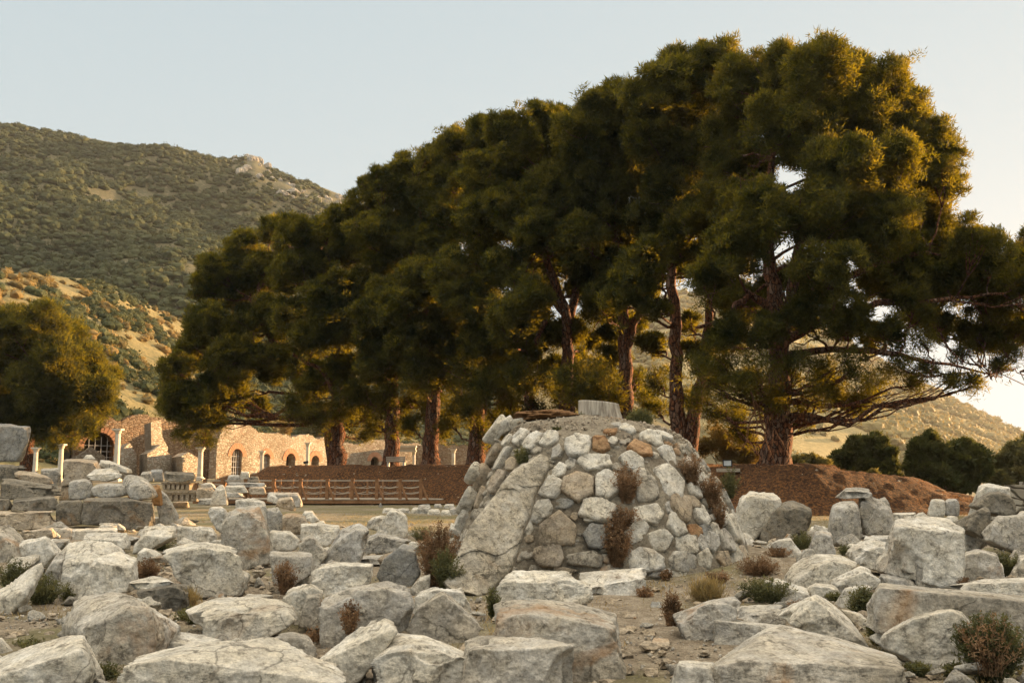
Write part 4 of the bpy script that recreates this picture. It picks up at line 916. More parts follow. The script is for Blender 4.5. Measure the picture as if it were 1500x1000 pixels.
# loose pebbles and litter on the soil cap
VS = []; FS = []; nb = 0
V1, F1 = ICO[1]
for k in range(700):
    th_ = g.uniform(-math.pi, math.pi); z = g.uniform(2.1, 2.6); R_ = float(cone_R(z, th_)); r_ = g.uniform(.01, .035)
    p = np.array([CC[0]+math.cos(th_)*R_, CC[1]+math.sin(th_)*R_, z+.02]); VS.append(V1*r_*(.6+.8*g.random((len(V1),1)))+p); FS.append(F1+nb); nb += len(V1)
mesh_obj('soil_pebbles', np.concatenate(VS), np.concatenate(FS), M['b'], parent=cone, loc=(CC[0],CC[1],0), smooth=False, kind='stuff')

# stump and mat of needles on the cone
sx = P(881, 640, 18.3); zb = 2.30; zt = pxz(881, 587, 18.3)
st = []; nth = 72
for k, f in enumerate(np.linspace(0, 1, 26)):
    for a in np.linspace(0, 2*np.pi, nth, endpoint=False):
        r = (.40-.05*f+.16*(1-f)**3-.03*(f > .97))*(1+.05*math.cos(2*a+1)+.03*math.cos(5*a)-.035*max(0, math.cos(7*a+.7))**8-.03*max(0, math.cos(13*a))**8)
        zt2 = zb+f*(zt-zb)
        st.append((sx[0]+r*math.cos(a)-.05*f, 18.3+r*math.sin(a), zt2-.035*f*math.cos(a)-.03*(f > .97)))
st = np.array(st); st[:,:2] += (fbm(st*np.array([9,9,.8]), 3, 5)*.012)[:,None]
i = np.arange(nth); F = np.concatenate([np.stack([k*nth+i, k*nth+(i+1)%nth, (k+1)*nth+(i+1)%nth, (k+1)*nth+i], 1) for k in range(25)])
stump = empty('tree_stump', (sx[0], 18.3, zb), label='bleached grey tree stump with deep vertical grain on top of the rubble cone', cat='tree stump')
mesh_obj('bark', st, F, M['stump'], parent=stump, loc=(sx[0],18.3,zb))
top = st[-nth:]; cen = top.mean(0)+np.array([0,0,.01]); Vt = [cen]; Ft = []
for rr in (.35,.7,1.0): Vt += list(cen+(top-cen)*rr+np.array([0,0,.02*math.sin(rr*9)]))
Vt = np.array(Vt); Ft3 = np.stack([np.zeros(nth,int), 1+i, 1+(i+1)%nth], 1); Ft4 = np.concatenate([np.stack([1+k*nth+i, 1+(k+1)*nth+i, 1+(k+1)*nth+(i+1)%nth, 1+k*nth+(i+1)%nth],1) for k in range(2)])
Fa = np.concatenate([Ft3, Ft4[:,[0,1,2]], Ft4[:,[0,2,3]]]); mesh_obj('cut_face', Vt, Fa, M['stump'], parent=stump, loc=(sx[0],18.3,zb))
c = P(799, 606, 18.0); V0, F0 = ICO[5]; r = 1+.25*fbm(V0*3, 4, 8)
mesh_obj('needle_mat', V0*np.array([.58,.42,.105])*r[:,None]+c+np.array([0,0,-.045]), F0, M['mat'], loc=tuple(c), label='brown mat of dead needles lying left of the stump on the cone', cat='needle mat')
# ================================================================ MARBLE BLOCKS
CROP = {'a':(0,580,3.745),'b':(350,580,3.745),'c':(620,560,3.0),'d':(1050,600,10/3),'e':(0,750,4.0),'f':(350,750,4.0),'g':(700,750,4.0),'h':(1050,750,10/3),'p':(0,0,1.0)}
SN = [0]
def S(label, crop, F, B=(), mat='w', base=None, t=None, name='marble_block', cat='marble block', amp=.024, p=90, fr=2.6, dz=0.0):
    """one stone: F = its near face, B = its far upper edge, both as seen; every stone gets its real distance, size and thickness"""
    SN[0] += 1; sd = SN[0]; ox, oy, k = CROP[crop]; g = np.random.default_rng(sd+500)
    f = [(ox+x/k, oy+y/k) for x, y in F]; b = [(ox+x/k, oy+y/k) for x, y in B]
    by = base if base else max(q[1] for q in f); mx = np.mean([q[0] for q in f]); d = g_at(mx, by)
    wpx = max(q[0] for q in f+b)-min(q[0] for q in f+b); wm = wpx*d/FPX
    hm = (max(q[1] for q in f+b)-min(q[1] for q in f+b))*d/FPX
    t = t if t else min(1.3, .62*min(wm, 1.6*hm)+.12)
    pts = []
    ymin = min(q[1] for q in f); ymax = max(q[1] for q in f); zmin = 9
    for q in f:
        lowness = (q[1]-ymin)/max(1, ymax-ymin)
        pt = P(q[0], q[1], d+(1-lowness)*t*.12); pts.append(pt); zmin = min(zmin, pt[2])
    for q in b: pts.append(P(q[0], q[1], d+t))
    for q in f:   # hidden rear bottom
        if q[1] > (ymin+ymax)/2:
            pt = P(q[0], q[1], d); c = mx; pts.append(np.array([pt[0]*(1+.10*t/d*0), d+t*.9, pt[2]+.02]) + np.array([(P(c,q[1],d)[0]-pt[0])*.12, 0, .0]))
    pts = np.array(pts)
    if not base: # sits on the ground
        z = float(ground_z(P(mx, by, d)[0], d)); low = pts[:,2] < z+.12*hm+.05; pts[low,2] -= .06
    nr, h, cen, s_ = hull_planes(pts)
    # a few broken corners
    for _ in range(g.integers(2, 4)):
        n = g.normal(size=3); n[1] -= .6; n /= np.linalg.norm(n); sup = max(np.dot(q-cen, n) for q in pts)
        nr = np.vstack([nr, n]); h = np.append(h, sup*g.uniform(.90, .98))
    size_px = max(wm, hm)*FPX/d*1.02
    lvl = 6 if size_px > 85 else (5 if size_px > 32 else 4)
    V, Fc = solid_from_planes(nr, h, cen, s_, lvl, p, amp, sd, fr, min(1.0, .35+max(wm, hm)*.7), bites=0 if p < 20 or (base or 0) >= 1030 else int(g.integers(5, 12)))
    # silhouette correction for the shrink of the broken solid
    V = cen+(V-cen)*1.015
    loc = (float(cen[0]), float(cen[1]), float(V[:,2].min()))
    return mesh_obj(name, V, Fc, M[mat], loc=loc, label=label, cat=cat)

# --- nearest row, bottom of the view
S('big bumpy blurred marble boulder at the bottom left, nearest stone of the field','p',[(181,1004),(186,975),(250,966),(330,985),(430,990),(497,1004),(480,1040),(190,1040)],[(200,960),(270,948),(287,940),(335,938),(395,933),(450,966),(483,985)],'w',1030,amp=.05)
S('pale slab with a flat sloping top in the bottom left corner','e',[(-60,975),(0,960),(230,882),(480,810),(520,850),(535,910),(470,1030),(0,1100),(-60,1100)],[(-60,880),(70,820),(240,765),(430,720),(490,722),(508,760)],'w')
S('small white stone at the left edge above the bottom left slab','e',[(-90,840),(-60,760),(0,745),(35,830),(0,860)],[(-60,735),(10,732),(30,780)],'w')
S('large many faced marble boulder with a dark front, left of the bottom','e',[(500,700),(600,640),(760,560),(860,560),(885,640),(902,760),(870,840),(700,912),(560,870),(498,790)],[(322,640),(330,720),(420,530),(480,492),(600,475),(700,465),(745,480),(840,530)],'l',t=.85)
S('white slab wedged between the dark fronted boulder and the bumpy nearest boulder','e',[(900,848),(903,745),(1000,755),(1120,790),(1060,825)],[(925,705),(1080,700),(1300,745),(1310,760)],'w')
S('long rounded white slab lying left of the carved white block','p',[(287,906),(330,904),(375,903),(420,897),(432,909),(420,921),(375,932),(342,938),(302,927)],[(270,893),(312,877),(340,874),(372,872),(405,877),(428,888)],'w',t=.7)
S('small flat slab with a green sprig below the long rounded slab','f',[(190,750),(260,730),(400,740),(445,785),(430,850),(385,860),(370,810),(260,805)],[(240,710),(320,700),(405,716)],'l')
S('little white stone tucked in front of the flat slab with the sprig','f',[(290,830),(370,815),(390,880),(300,880)],[(300,808),(372,800)],'w')
S('diagonal rectangular slab lying tilted up to the right at bottom centre left','f',[(435,895),(560,938),(790,792),(925,672),(937,700),(800,842),(650,1015),(590,990),(480,930)],[(445,878),(600,757),(800,604),(905,650)],'w',t=.42)
S('broad smooth white boulder at bottom centre','f',[(722,1060),(770,900),(840,850),(1050,800),(1200,815),(1330,860),(1400,900),(1435,1060)],[(815,800),(850,762),(930,708),(1060,718),(1200,765),(1370,835)],'w',t=.7,amp=.02)
S('square marble block with a tan right side right of the broad bottom boulder','p',[(672,1012),(695,958),(760,951),(812,960),(838,945),(839,1010),(815,1022)],[(683,938),(705,930),(785,931),(836,941)],'l',t=.6)
S('massive rough block with rusty stains in front of the stepped slabs at centre','p',[(725,948),(727,901),(790,906),(868,914),(893,922),(905,960),(916,1003),(880,1015),(800,1000)],[(727,886),(745,878),(800,877),(870,888),(902,898)],'l',base=1003,t=.9,amp=.04)
S('thick slab with a broken right end, stacked just behind the rusty block','p',[(726,902),(728,860),(745,852),(830,853),(855,858),(878,866),(862,884),(835,886),(790,896)],[(740,842),(752,835),(800,836),(850,840),(868,850)],'w',t=.55,amp=.04)
S('long smooth white slab pointing right before the foot of the cone','p',[(845,868),(880,858),(940,850),(948,846),(946,858),(934,876),(905,872)],[(850,838),(900,834),(941,831),(947,838)],'w',base=876,t=.5,amp=.015)
S('pyramid shaped rough stone right of the arch shaped boulder','f',[(973,695),(1045,570),(1195,480),(1300,570),(1410,690),(1350,765),(1290,785),(1100,735)],[(1080,530),(1200,468),(1240,490)],'l',t=.55)
S('white wedge of marble behind the pyramid shaped stone','f',[(1010,570),(1030,500),(1150,455),(1320,470),(1368,582),(1300,575),(1100,600)],[(1060,465),(1150,440),(1300,433)],'w',t=.5)
S('large arch shaped boulder with a brown hollow in its front, centre left','f',[(480,785),(475,540),(600,480),(880,440),(1000,478),(1022,560),(1000,640),(960,705),(700,775),(560,800)],[(500,510),(560,475),(690,432),(870,410),(1000,448)],'l',t=.75)
S('white carved block with a notched left side, left of the arch shaped boulder','f',[(242,515),(310,470),(420,440),(490,470),(492,540),(440,600),(350,662),(322,600)],[(300,448),(360,425),(430,420),(485,452)],'w',t=.5,amp=.06)
S('low knobby grey lump joining the carved block to the arch shaped boulder','f',[(345,675),(370,590),(400,500),(480,500),(495,560),(480,690)],[(400,480),(490,470)],'l',base=922,t=.4)
S('rough rectangular block with a pitted front in the middle left','f',[(425,472),(428,352),(560,318),(775,318),(775,372),(760,418),(500,492)],[(445,335),(560,290),(780,300)],'w',t=.6,amp=.035)
S('small white stone in front of the bucket shaped block','f',[(308,442),(325,368),(410,370),(420,422),(380,438)],[(335,346),(415,360)],'w')
S('bucket shaped block streaked with dark weeds','f',[(200,420),(182,255),(350,262),(425,262),(420,365),(310,440),(240,445)],[(185,240),(290,232),(424,232)],'l',base=868,t=.55)
S('smooth grey wedge with a dark under edge below the leaning boulders','f',[(805,375),(845,290),(930,215),(1030,235),(1060,370),(1000,425),(960,432),(835,405)],[(870,260),(960,190),(1030,196)],'bl',t=.5)
S('small white stone at the foot of the big leaning slab','f',[(1030,422),(1060,392),(1118,372),(1115,430),(1065,455)],[(1060,378),(1115,360)],'w')
S('small buff stone half hidden in the rusty weeds left of the leaning slab','f',[(1068,335),(1110,305),(1142,325),(1092,362)],[(1090,300),(1130,288)],'b')
S('big leaning boulder with a speckled face, middle left','f',[(440,335),(490,300),(560,190),(690,95),(760,120),(745,200),(700,285),(510,312)],[(480,280),(600,100),(700,64),(755,90)],'g',t=.7)
S('flat grey slab lying under the big leaning boulder','f',[(690,292),(700,278),(860,262),(905,265),(870,300),(800,308)],[(720,258),(880,248)],'g',base=826,t=.5)
# --- bottom right
S('huge rough slab filling the bottom right, its top stepped','p',[(1035,1035),(1046,978),(1090,967),(1210,975),(1228,990),(1290,1002),(1316,978),(1326,1035)],[(1052,972),(1089,942),(1115,926),(1140,914),(1170,922),(1212,930),(1230,942),(1314,960)],'l',base=1032,t=1.1,amp=.035)
S('white block beside the rusty block at the bottom edge','p',[(986,1020),(993,975),(1040,980),(1052,1020)],[(996,966),(1046,969)],'w',base=1030)
S('long low slab above the huge bottom right slab','h',[(-10,640),(0,530),(150,550),(280,570),(250,610),(130,645)],[(0,518),(270,548),(385,558)],'g',t=.5)
S('wedge shaped stone with a dark underside right of the grassy weed','h',[(112,532),(170,505),(330,475),(348,505),(320,548),(200,545)],[(115,455),(220,450),(325,452)],'g',t=.5)
S('angular block pointing left beside the grassy weed','p',[(993,912),(1010,898),(1040,884),(1082,885),(1080,905),(1050,924),(1010,938)],[(1010,898),(1042,878),(1075,873),(1084,882)],'l',t=.55)
S('small square block under the angular block pointing left','g',[(1368,735),(1372,655),(1500,655),(1600,680),(1590,740),(1480,745)],[(1400,625),(1520,632),(1590,645)],'g',t=.4)
S('tent shaped white boulder with a sharp ridge on the right','h',[(362,548),(420,500),(478,425),(600,540),(745,628),(768,668),(640,640),(540,590),(430,575)],[(470,408),(490,402),(540,430),(650,520)],'w',t=.8)
S('flat stone slipping out behind the tent shaped boulder','h',[(600,470),(690,500),(760,545),(750,590),(690,560)],[(640,480),(700,492)],'w',base=922)
S('smooth oval white boulder on the right with weeds at its foot','h',[(833,620),(850,585),(960,520),(1150,480),(1240,540),(1282,690),(1235,745),(1100,772),(930,705),(855,685)],[(870,568),(980,500),(1080,458),(1222,470)],'w',t=.75,amp=.018)
S('very long rectangular marble beam running off the right edge','h',[(788,590),(788,372),(950,385),(1110,402),(1560,442),(1560,740),(1300,640)],[(800,354),(960,366),(1110,378),(1560,414)],'l',t=.8,amp=.02)
S('small rounded white stone before the angular pale boulders','h',[(450,398),(465,365),(540,365),(600,388),(600,415),(560,430),(475,420)],[(485,345),(560,350),(595,372)],'w')
S('elongated white stone emerging from green weeds right of the cone','h',[(228,345),(250,335),(330,365),(450,405),(462,442),(380,440),(300,410),(240,368)],[(240,322),(285,318),(360,350),(440,385)],'w',t=.35)
S('broad bowed boulder in front of the standing blocks on the right','h',[(370,380),(395,330),(480,270),(560,240),(680,265),(600,322),(500,338),(445,390)],[(345,300),(365,258),(430,220),(490,203),(600,208),(685,245)],'w',t=.8)
S('low pale stone crossed by a dark gap, beneath the huge upright block','h',[(690,255),(700,200),(800,170),(860,200),(930,315),(830,300)],[(630,190),(680,150),(760,126),(840,150)],'w',base=846,t=.6)
S('whitish stone left of the low pale one, tilted into it','h',[(628,205),(650,190),(740,180),(745,250),(690,255)],[(640,180),(700,140),(745,130)],'w',base=838)
S('peaked white stone in the middle of the right hand rubble','h',[(590,355),(640,315),(720,290),(800,330),(790,370),(690,380),(610,412)],[(625,300),(700,262),(745,275)],'w',t=.5)
S('small white stone sunk in weeds below the peaked stone','h',[(605,455),(615,385),(700,365),(760,370),(700,410),(640,465)],[(640,362),(740,352)],'w')
S('thin flat slab behind the peaked white stone','h',[(785,345),(800,318),(920,335),(975,360),(955,375),(850,372)],[(800,300),(900,305),(975,322)],'g',base=866)
S('huge upright cubic block, the tallest white mass on the right','h',[(866,310),(872,75),(980,90),(1140,120),(1205,100),(1200,380),(1150,385),(985,330)],[(880,30),(1000,18),(1120,30),(1205,60)],'w',base=866,t=1.1,amp=.035)
S('upright rectangular block leaning on the front of the huge cubic block','h',[(980,378),(978,190),(1050,180),(1130,178),(1146,200),(1150,385)],[(1000,160),(1130,158)],'g',t=.5,amp=.02)
S('dark squarish block with a square socket right of the huge cubic block','h',[(1206,345),(1206,215),(1290,195),(1370,215),(1392,275),(1388,332),(1290,345)],[(1215,192),(1275,178),(1360,198)],'l',t=.6)
S('thin white stone standing just right of the socketed block','h',[(1385,320),(1386,260),(1400,275),(1408,318)],[(1386,246),(1396,256)],'w')
S('long low white slab in front of the socketed block at the right edge','h',[(1208,392),(1240,350),(1400,345),(1560,345),(1560,420),(1400,405)],[(1235,338),(1330,324),(1500,318),(1560,320)],'w',t=.7)
S('stone cut by the right edge above the long low slab','h',[(1460,318),(1472,240),(1520,220),(1560,230),(1560,320)],[(1480,210),(1560,205)],'w')
# --- right middle
S('big worn white block with an eaten lower edge right of the cone','d',[(100,560),(115,450),(160,420),(300,440),(318,480),(225,560),(180,640),(150,655),(110,600)],[(120,402),(185,398),(310,425)],'w',base=792,t=.7,amp=.045)
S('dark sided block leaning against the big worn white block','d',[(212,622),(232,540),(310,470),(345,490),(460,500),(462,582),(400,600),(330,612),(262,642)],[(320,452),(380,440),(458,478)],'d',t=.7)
S('pale flat wedge inside the angle below the dark sided block','d',[(262,652),(300,640),(360,632),(442,712),(400,722),(300,705)],[(300,632),(358,626)],'w')
S('tapering grey stone standing alone left of the fluted drum','d',[(458,702),(466,640),(490,600),(555,620),(588,710),(520,718)],[(480,596),(510,588),(560,600)],'g')
S('small pale block left of the tapering grey stone','d',[(395,640),(398,605),(480,600),(480,640)],[(410,592),(480,588)],'w',base=792)
S('flat pale plate lying behind the tapering grey stone','d',[(455,602),(460,585),(530,582),(548,600)],[(462,568),(530,568)],'w')
S('upright column drum with a dark streak, standing on the right','d',[(572,660),(556,465),(620,450),(684,450),(705,560),(722,655),(640,665)],[(565,440),(600,432),(680,430)],'g',t=.9,p=7)
S('flat capping stone laid on top of the streaked drum','d',[(616,436),(620,402),(690,398),(758,408),(760,425),(690,432)],[(625,385),(680,378),(742,384)],'g',base=797,t=.8)
S('fluted slab leaning on the right side of the streaked drum','d',[(730,612),(682,450),(690,425),(760,450),(830,490),(880,600),(800,615)],[(692,412),(720,408),(800,440),(850,480)],'g',base=797,t=.5)
S('rounded grey stone peeping behind the leaning fluted slab','d',[(780,470),(790,445),(825,440),(848,462),(840,498)],[(800,430),(822,424)],'g',base=775)
S('grey wedge at the foot of the leaning fluted slab','d',[(802,612),(830,590),(875,570),(882,612)],[(845,566),(875,558)],'g',base=790)
S('plain ledge block between the leaning fluted slab and the huge cubic block','d',[(716,660),(718,630),(868,630),(870,680),(790,690)],[(724,614),(868,612)],'g')
S('small flat stone at the foot of the streaked drum','d',[(628,692),(640,668),(712,665),(700,690)],[(645,654),(708,652)],'w')
S('short fluted stump, the left one of a pair behind the huge cubic block','d',[(1040,525),(1044,445),(1080,440),(1116,445),(1120,530)],[(1048,432),(1112,430)],'w',base=772,p=8)
S('short fluted stump, the right one of a pair behind the huge cubic block','d',[(1118,522),(1116,442),(1178,442),(1190,462),(1190,522)],[(1120,431),(1174,430)],'g',base=772,p=8)
S('low pale slab left of the pair of fluted stumps','d',[(852,535),(858,512),(968,510),(972,535)],[(862,503),(968,500)],'w',base=770)
S('broken white chunk before the left fluted stump','d',[(965,535),(975,512),(1010,505),(1045,530)],[(985,502),(1010,500)],'w',base=772)
S('broken white chunk before the right fluted stump','d',[(1110,548),(1120,525),(1165,520),(1200,548)],[(1130,516),(1180,520)],'w',base=775)
S('pitted rounded boulder on top of the right hand pile with a small dark hole','d',[(1275,475),(1310,430),(1325,410),(1400,405),(1440,425),(1468,480),(1465,530),(1390,525)],[(1320,402),(1370,396),(1435,412)],'d',base=812,t=.7,p=12)
S('tall white upright stone at the upper right behind the pitted boulder','d',[(1270,560),(1272,395),(1300,380),(1360,385),(1430,392),(1432,520)],[(1285,368),(1310,359),(1360,365),(1430,378)],'w',base=806,t=.7,amp=.045)
S('dark rounded boulder left below the pitted boulder','d',[(1212,575),(1240,530),(1300,480),(1335,490),(1345,560),(1338,640),(1290,622)],[(1260,505),(1305,470)],'d',base=815,t=.8)
S('massive pitted boulder filling the right edge under the rounded pitted one','d',[(1335,640),(1345,560),(1375,532),(1560,530),(1560,720),(1500,705),(1400,672)],[(1370,520),(1560,505)],'g',base=818,t=.8)
S('pale arched stone over the dark hollow at the right','d',[(1206,690),(1208,620),(1260,612),(1310,640),(1275,655),(1268,695)],[(1215,598),(1290,598),(1345,640)],'w',base=812)
S('small white stone at the right edge above the massive pitted boulder','d',[(1478,545),(1475,512),(1500,500),(1540,510),(1540,550)],[(1480,494),(1530,492)],'w',base=800)
# --- left middle
S('large rounded arch fragment with a square socket and scalloped lower edge','e',[(940,272),(960,250),(1060,228),(1180,208),(1330,228),(1402,262),(1426,400),(1395,495),(1200,500),(1190,430),(1000,370)],[(958,226),(1100,178),(1185,168),(1300,188),(1388,212)],'w',base=876,t=.6,amp=.03)
S('flat pointed rock, the upper of two layers near the left weeds','e',[(740,418),(800,440),(940,435),(998,408),(960,450),(810,470)],[(770,402),(898,371),(975,385)],'w',base=893,t=.5)
S('dark fronted lower layer rock beneath the flat pointed rock','e',[(800,470),(860,462),(1000,440),(1068,470),(1080,570),(960,592),(862,566)],[(820,450),(985,418),(1120,425),(1140,490)],'d',t=.55)
S('tall smooth white slab leaning back in the left middle','e',[(338,505),(368,320),(520,290),(560,440),(470,520)],[(400,182),(500,160),(660,175),(740,230),(640,260)],'w',base=882,t=.7,amp=.018)
S('angular white block with a shaded right face leaning on the tall smooth slab','e',[(448,525),(540,350),(552,285),(700,345),(762,335),(762,400),(738,472),(560,485)],[(560,264),(700,225),(800,268)],'w',base=886,t=.6)
S('narrow slab edge at the left side of the tall smooth slab','e',[(250,480),(250,385),(300,300),(365,290),(345,490)],[(320,262),(400,185)],'g',base=874)
S('long tilted slab with a dark underside at the left edge','e',[(-60,590),(-40,520),(60,520),(160,450),(165,480),(40,592)],[(-60,490),(0,470),(130,358),(240,285),(260,330)],'w',t=.45)
S('upright pale rectangular block beside the tilted slab at far left','e',[(112,230),(115,195),(262,152),(315,252),(250,330),(170,320)],[(130,167),(272,135)],'w',base=840)
S('rounded boulder with a dark front cut by the left edge','e',[(-80,305),(-80,150),(0,140),(70,190),(85,260),(0,305)],[(-60,50),(20,58),(80,88),(124,132),(104,195)],'l',t=.7)
S('flat rectangular slab lying across behind the tall smooth slab','e',[(470,182),(490,155),(715,168),(725,215),(600,200)],[(505,118),(650,116),(745,125),(768,180),(764,222)],'w',base=812,t=.5)
S('leaning broad slab with a leafy weed in front, behind the flat slab','e',[(772,245),(772,215),(850,135),(880,150),(1000,150),(870,225)],[(850,80),(940,76),(1032,82),(1036,150)],'w',base=816,t=.5)
S('clean cut rectangular block with a broken right end','e',[(1040,196),(1040,95),(1215,100),(1255,130),(1250,190)],[(1062,72),(1240,88),(1268,128)],'w',t=.5,amp=.015)
S('small white boulder left of the socketed arch fragment','e',[(800,292),(805,240),(860,225),(925,262),(885,298)],[(838,206),(898,213)],'w')
S('small striped grey stone between the upright block and the tall smooth slab','e',[(300,240),(292,175),(400,172),(350,215)],[(300,155),(410,153)],'g',base=812)
# --- left pile
S('grey broken slab perched highest on the far left pile','a',[(-80,362),(-80,170),(60,168),(155,180),(160,240),(105,330),(90,358)],[(-80,152),(60,149),(166,160),(168,200)],'bl',base=765,t=.5)
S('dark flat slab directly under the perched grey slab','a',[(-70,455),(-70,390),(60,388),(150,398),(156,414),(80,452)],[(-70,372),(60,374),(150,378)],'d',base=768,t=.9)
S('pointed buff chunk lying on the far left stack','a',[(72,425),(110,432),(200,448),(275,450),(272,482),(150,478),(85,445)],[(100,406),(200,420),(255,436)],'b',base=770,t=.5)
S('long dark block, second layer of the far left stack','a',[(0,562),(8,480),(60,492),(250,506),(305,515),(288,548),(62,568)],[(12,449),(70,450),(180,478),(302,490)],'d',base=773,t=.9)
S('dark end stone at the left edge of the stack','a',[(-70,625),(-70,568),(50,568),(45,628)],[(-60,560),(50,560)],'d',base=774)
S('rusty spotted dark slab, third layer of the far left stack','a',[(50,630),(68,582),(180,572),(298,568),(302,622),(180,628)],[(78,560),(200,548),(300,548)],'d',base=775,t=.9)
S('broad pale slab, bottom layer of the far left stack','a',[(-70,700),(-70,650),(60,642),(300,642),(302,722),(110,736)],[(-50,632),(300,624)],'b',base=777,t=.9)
S('buff footing stone below the broad pale slab','a',[(104,795),(108,745),(280,735),(292,778),(200,800)],[(112,735),(285,722)],'b')
S('grey upright block behind the two left stacks','a',[(216,545),(224,412),(320,408),(330,425),(326,545)],[(226,398),(320,394)],'g',base=765)
S('tall brown sided block at the top of the second pile','a',[(334,500),(352,362),(400,356),(534,370),(534,440),(420,470)],[(350,346),(440,342),(534,356)],'b',base=768,t=.8)
S('brown block below the tall brown sided block','a',[(322,572),(336,500),(390,498),(392,572)],[(340,492),(390,490)],'b',base=768)
S('rounded chunk on the left shoulder of the second pile','a',[(374,568),(378,475),(430,462),(500,470),(504,552),(430,574)],[(384,456),(480,448),(506,465)],'g',base=773,t=.6,p=12)
S('flat triangular white slab crowning the second pile','a',[(455,445),(520,432),(600,424),(672,428),(668,444),(580,470),(500,460)],[(520,400),(600,393),(662,414)],'w',base=772,t=.6)
S('oblong rounded block under the triangular white slab','a',[(498,548),(500,505),(560,490),(690,492),(706,540),(600,562)],[(520,484),(560,474),(698,478)],'g',base=774,t=.6,p=12)
S('thick round ended drum lying at the right of the second pile','a',[(705,562),(712,500),(760,488),(830,496),(838,555),(770,576)],[(662,468),(685,428),(730,419),(800,446),(834,480)],'g',base=775,t=.8,p=10)
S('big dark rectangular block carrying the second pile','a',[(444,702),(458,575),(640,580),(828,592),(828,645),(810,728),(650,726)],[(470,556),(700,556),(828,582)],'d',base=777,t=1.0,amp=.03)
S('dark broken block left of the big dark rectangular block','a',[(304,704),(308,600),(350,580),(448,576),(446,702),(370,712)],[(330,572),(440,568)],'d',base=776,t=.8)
S('narrow pointed slab standing at the right end of the second pile','a',[(880,712),(852,560),(858,535),(900,540),(940,600),(957,660),(955,712)],[(862,522),(882,514),(920,545)],'g',t=.6)
S('little grey cube between the dark block and the pointed slab','a',[(814,706),(815,675),(876,670),(876,710)],[(820,665),(874,659)],'w')
S('sunlit ochre stone hidden behind the pointed slab','a',[(828,600),(840,500),(880,495),(880,600)],[(842,486),(880,482)],'o',base=772)
S('rounded grey stone under the left of the dark blocks','a',[(302,778),(312,738),(350,728),(400,740),(410,780)],[(338,718),(395,720)],'g',p=9)
S('thin flat pale slab below the big dark rectangular block','a',[(394,788),(400,742),(640,738),(646,752),(470,770)],[(402,728),(640,720)],'w')
S('pale striped stone left of the flat pale slab','a',[(276,850),(276,795),(385,795),(378,805),(302,866)],[(280,783),(385,782)],'w')
S('white tip of a stone on top of the brown sided block','a',[(455,345),(462,332),(505,332),(512,348)],[(475,320),(500,320)],'w',base=764)
S('flat stone sloping right behind the triangular white slab','a',[(540,385),(560,362),(640,378),(700,405),(700,425)],[(550,350),(600,352),(690,388)],'w',base=766)
# --- behind the piles, sunlit
S('grey rounded lump left of the pale fluted block behind the pile','a',[(768,470),(772,430),(830,425),(832,470)],[(780,414),(828,410)],'g',base=752)
S('pale fluted block standing behind the second pile','a',[(822,472),(824,415),(892,415),(896,468)],[(826,402),(890,400)],'bl',base=751)
S('dark stone beam lying across the carved cornice blocks','a',[(898,462),(898,425),(1060,432),(1066,455),(1000,472)],[(902,412),(1060,418)],'d',base=752,t=.6)
S('brownish stone with a dark top far behind the pointed white stone','a',[(1075,562),(1080,515),(1150,510),(1195,535),(1190,562)],[(1085,500),(1160,500)],'b',base=748)
S('pale leaning stone on the far stones left of the white upright','a',[(1098,515),(1105,485),(1160,480),(1190,512)],[(1110,474),(1160,474)],'w',base=744)
S('long flat grey stone under the fence in the sunny field','a',[(1235,500),(1240,478),(1450,482),(1455,498)],[(1245,470),(1448,474)],'g',base=740,t=.8)
S('narrow pale block standing before the timber fence','a',[(1318,472),(1318,420),(1366,420),(1368,472)],[(1322,412),(1364,412)],'w',base=738)
S('dark lump left of the narrow pale block by the fence','a',[(1240,474),(1250,440),(1315,440),(1318,474)],[(1260,430),(1312,432)],'g',base=739)
S('small dark stone right of the narrow pale block by the fence','a',[(1370,474),(1372,446),(1418,446),(1420,474)],[(1375,438),(1416,440)],'d',base=738)
S('sunlit pale slab lying in the field left of the sunlit square stone','a',[(1235,535),(1238,500),(1340,498),(1356,530)],[(1242,490),(1340,488)],'w',base=748)
S('sunlit square stone in the field behind the white upright','a',[(1362,540),(1366,505),(1450,505),(1454,540)],[(1368,496),(1450,496)],'b',base=750)
S('row stone, long and low, in the shade before the sunlit ones','a',[(1075,595),(1080,570),(1190,566),(1200,592)],[(1085,560),(1190,558)],'g',base=751)
S('low grey stone right of the carved cornice blocks','a',[(1190,560),(1200,535),(1300,530),(1345,552)],[(1210,526),(1330,534)],'g',base=752)
S('pointed white stone standing behind the knobby carved one','a',[(1150,602),(1160,560),(1185,505),(1235,510),(1240,600)],[(1195,494),(1215,480),(1232,500)],'w',base=774)
S('knobby carved white fragment left of the tall upright block','a',[(1140,668),(1142,615),(1200,608),(1254,622),(1240,685),(1215,762),(1160,702)],[(1160,602),(1225,604)],'w',base=788,amp=.12,p=8)
S('tall upright rough block with a folded right corner, left middle','p',[(324,828),(326,768),(347,748),(376,750),(393,790),(394,826),(360,834)],[(330,752),(348,742),(382,742),(392,765)],'l',base=832,t=.6,amp=.04)
S('pale block looming behind the tall upright rough block','b',[(-20,640),(-20,575),(60,572),(148,600),(152,700),(100,700)],[(-15,562),(60,560),(140,575)],'w',base=800,t=.5)
S('small sunlit pointed stone behind the barrel shaped one','b',[(150,575),(172,545),(212,560),(222,600)],[(165,534),(190,528)],'w',base=766)
S('sunlit cream block with a notch behind the barrel shaped stone','b',[(200,605),(215,572),(290,565),(306,595),(300,632)],[(220,558),(290,550)],'b',base=770)
S('dark flat slab end behind the sunlit cream block','b',[(155,560),(160,540),(322,545),(340,565),(338,608),(310,612)],[(165,528),(325,530)],'g',base=762,t=.8)
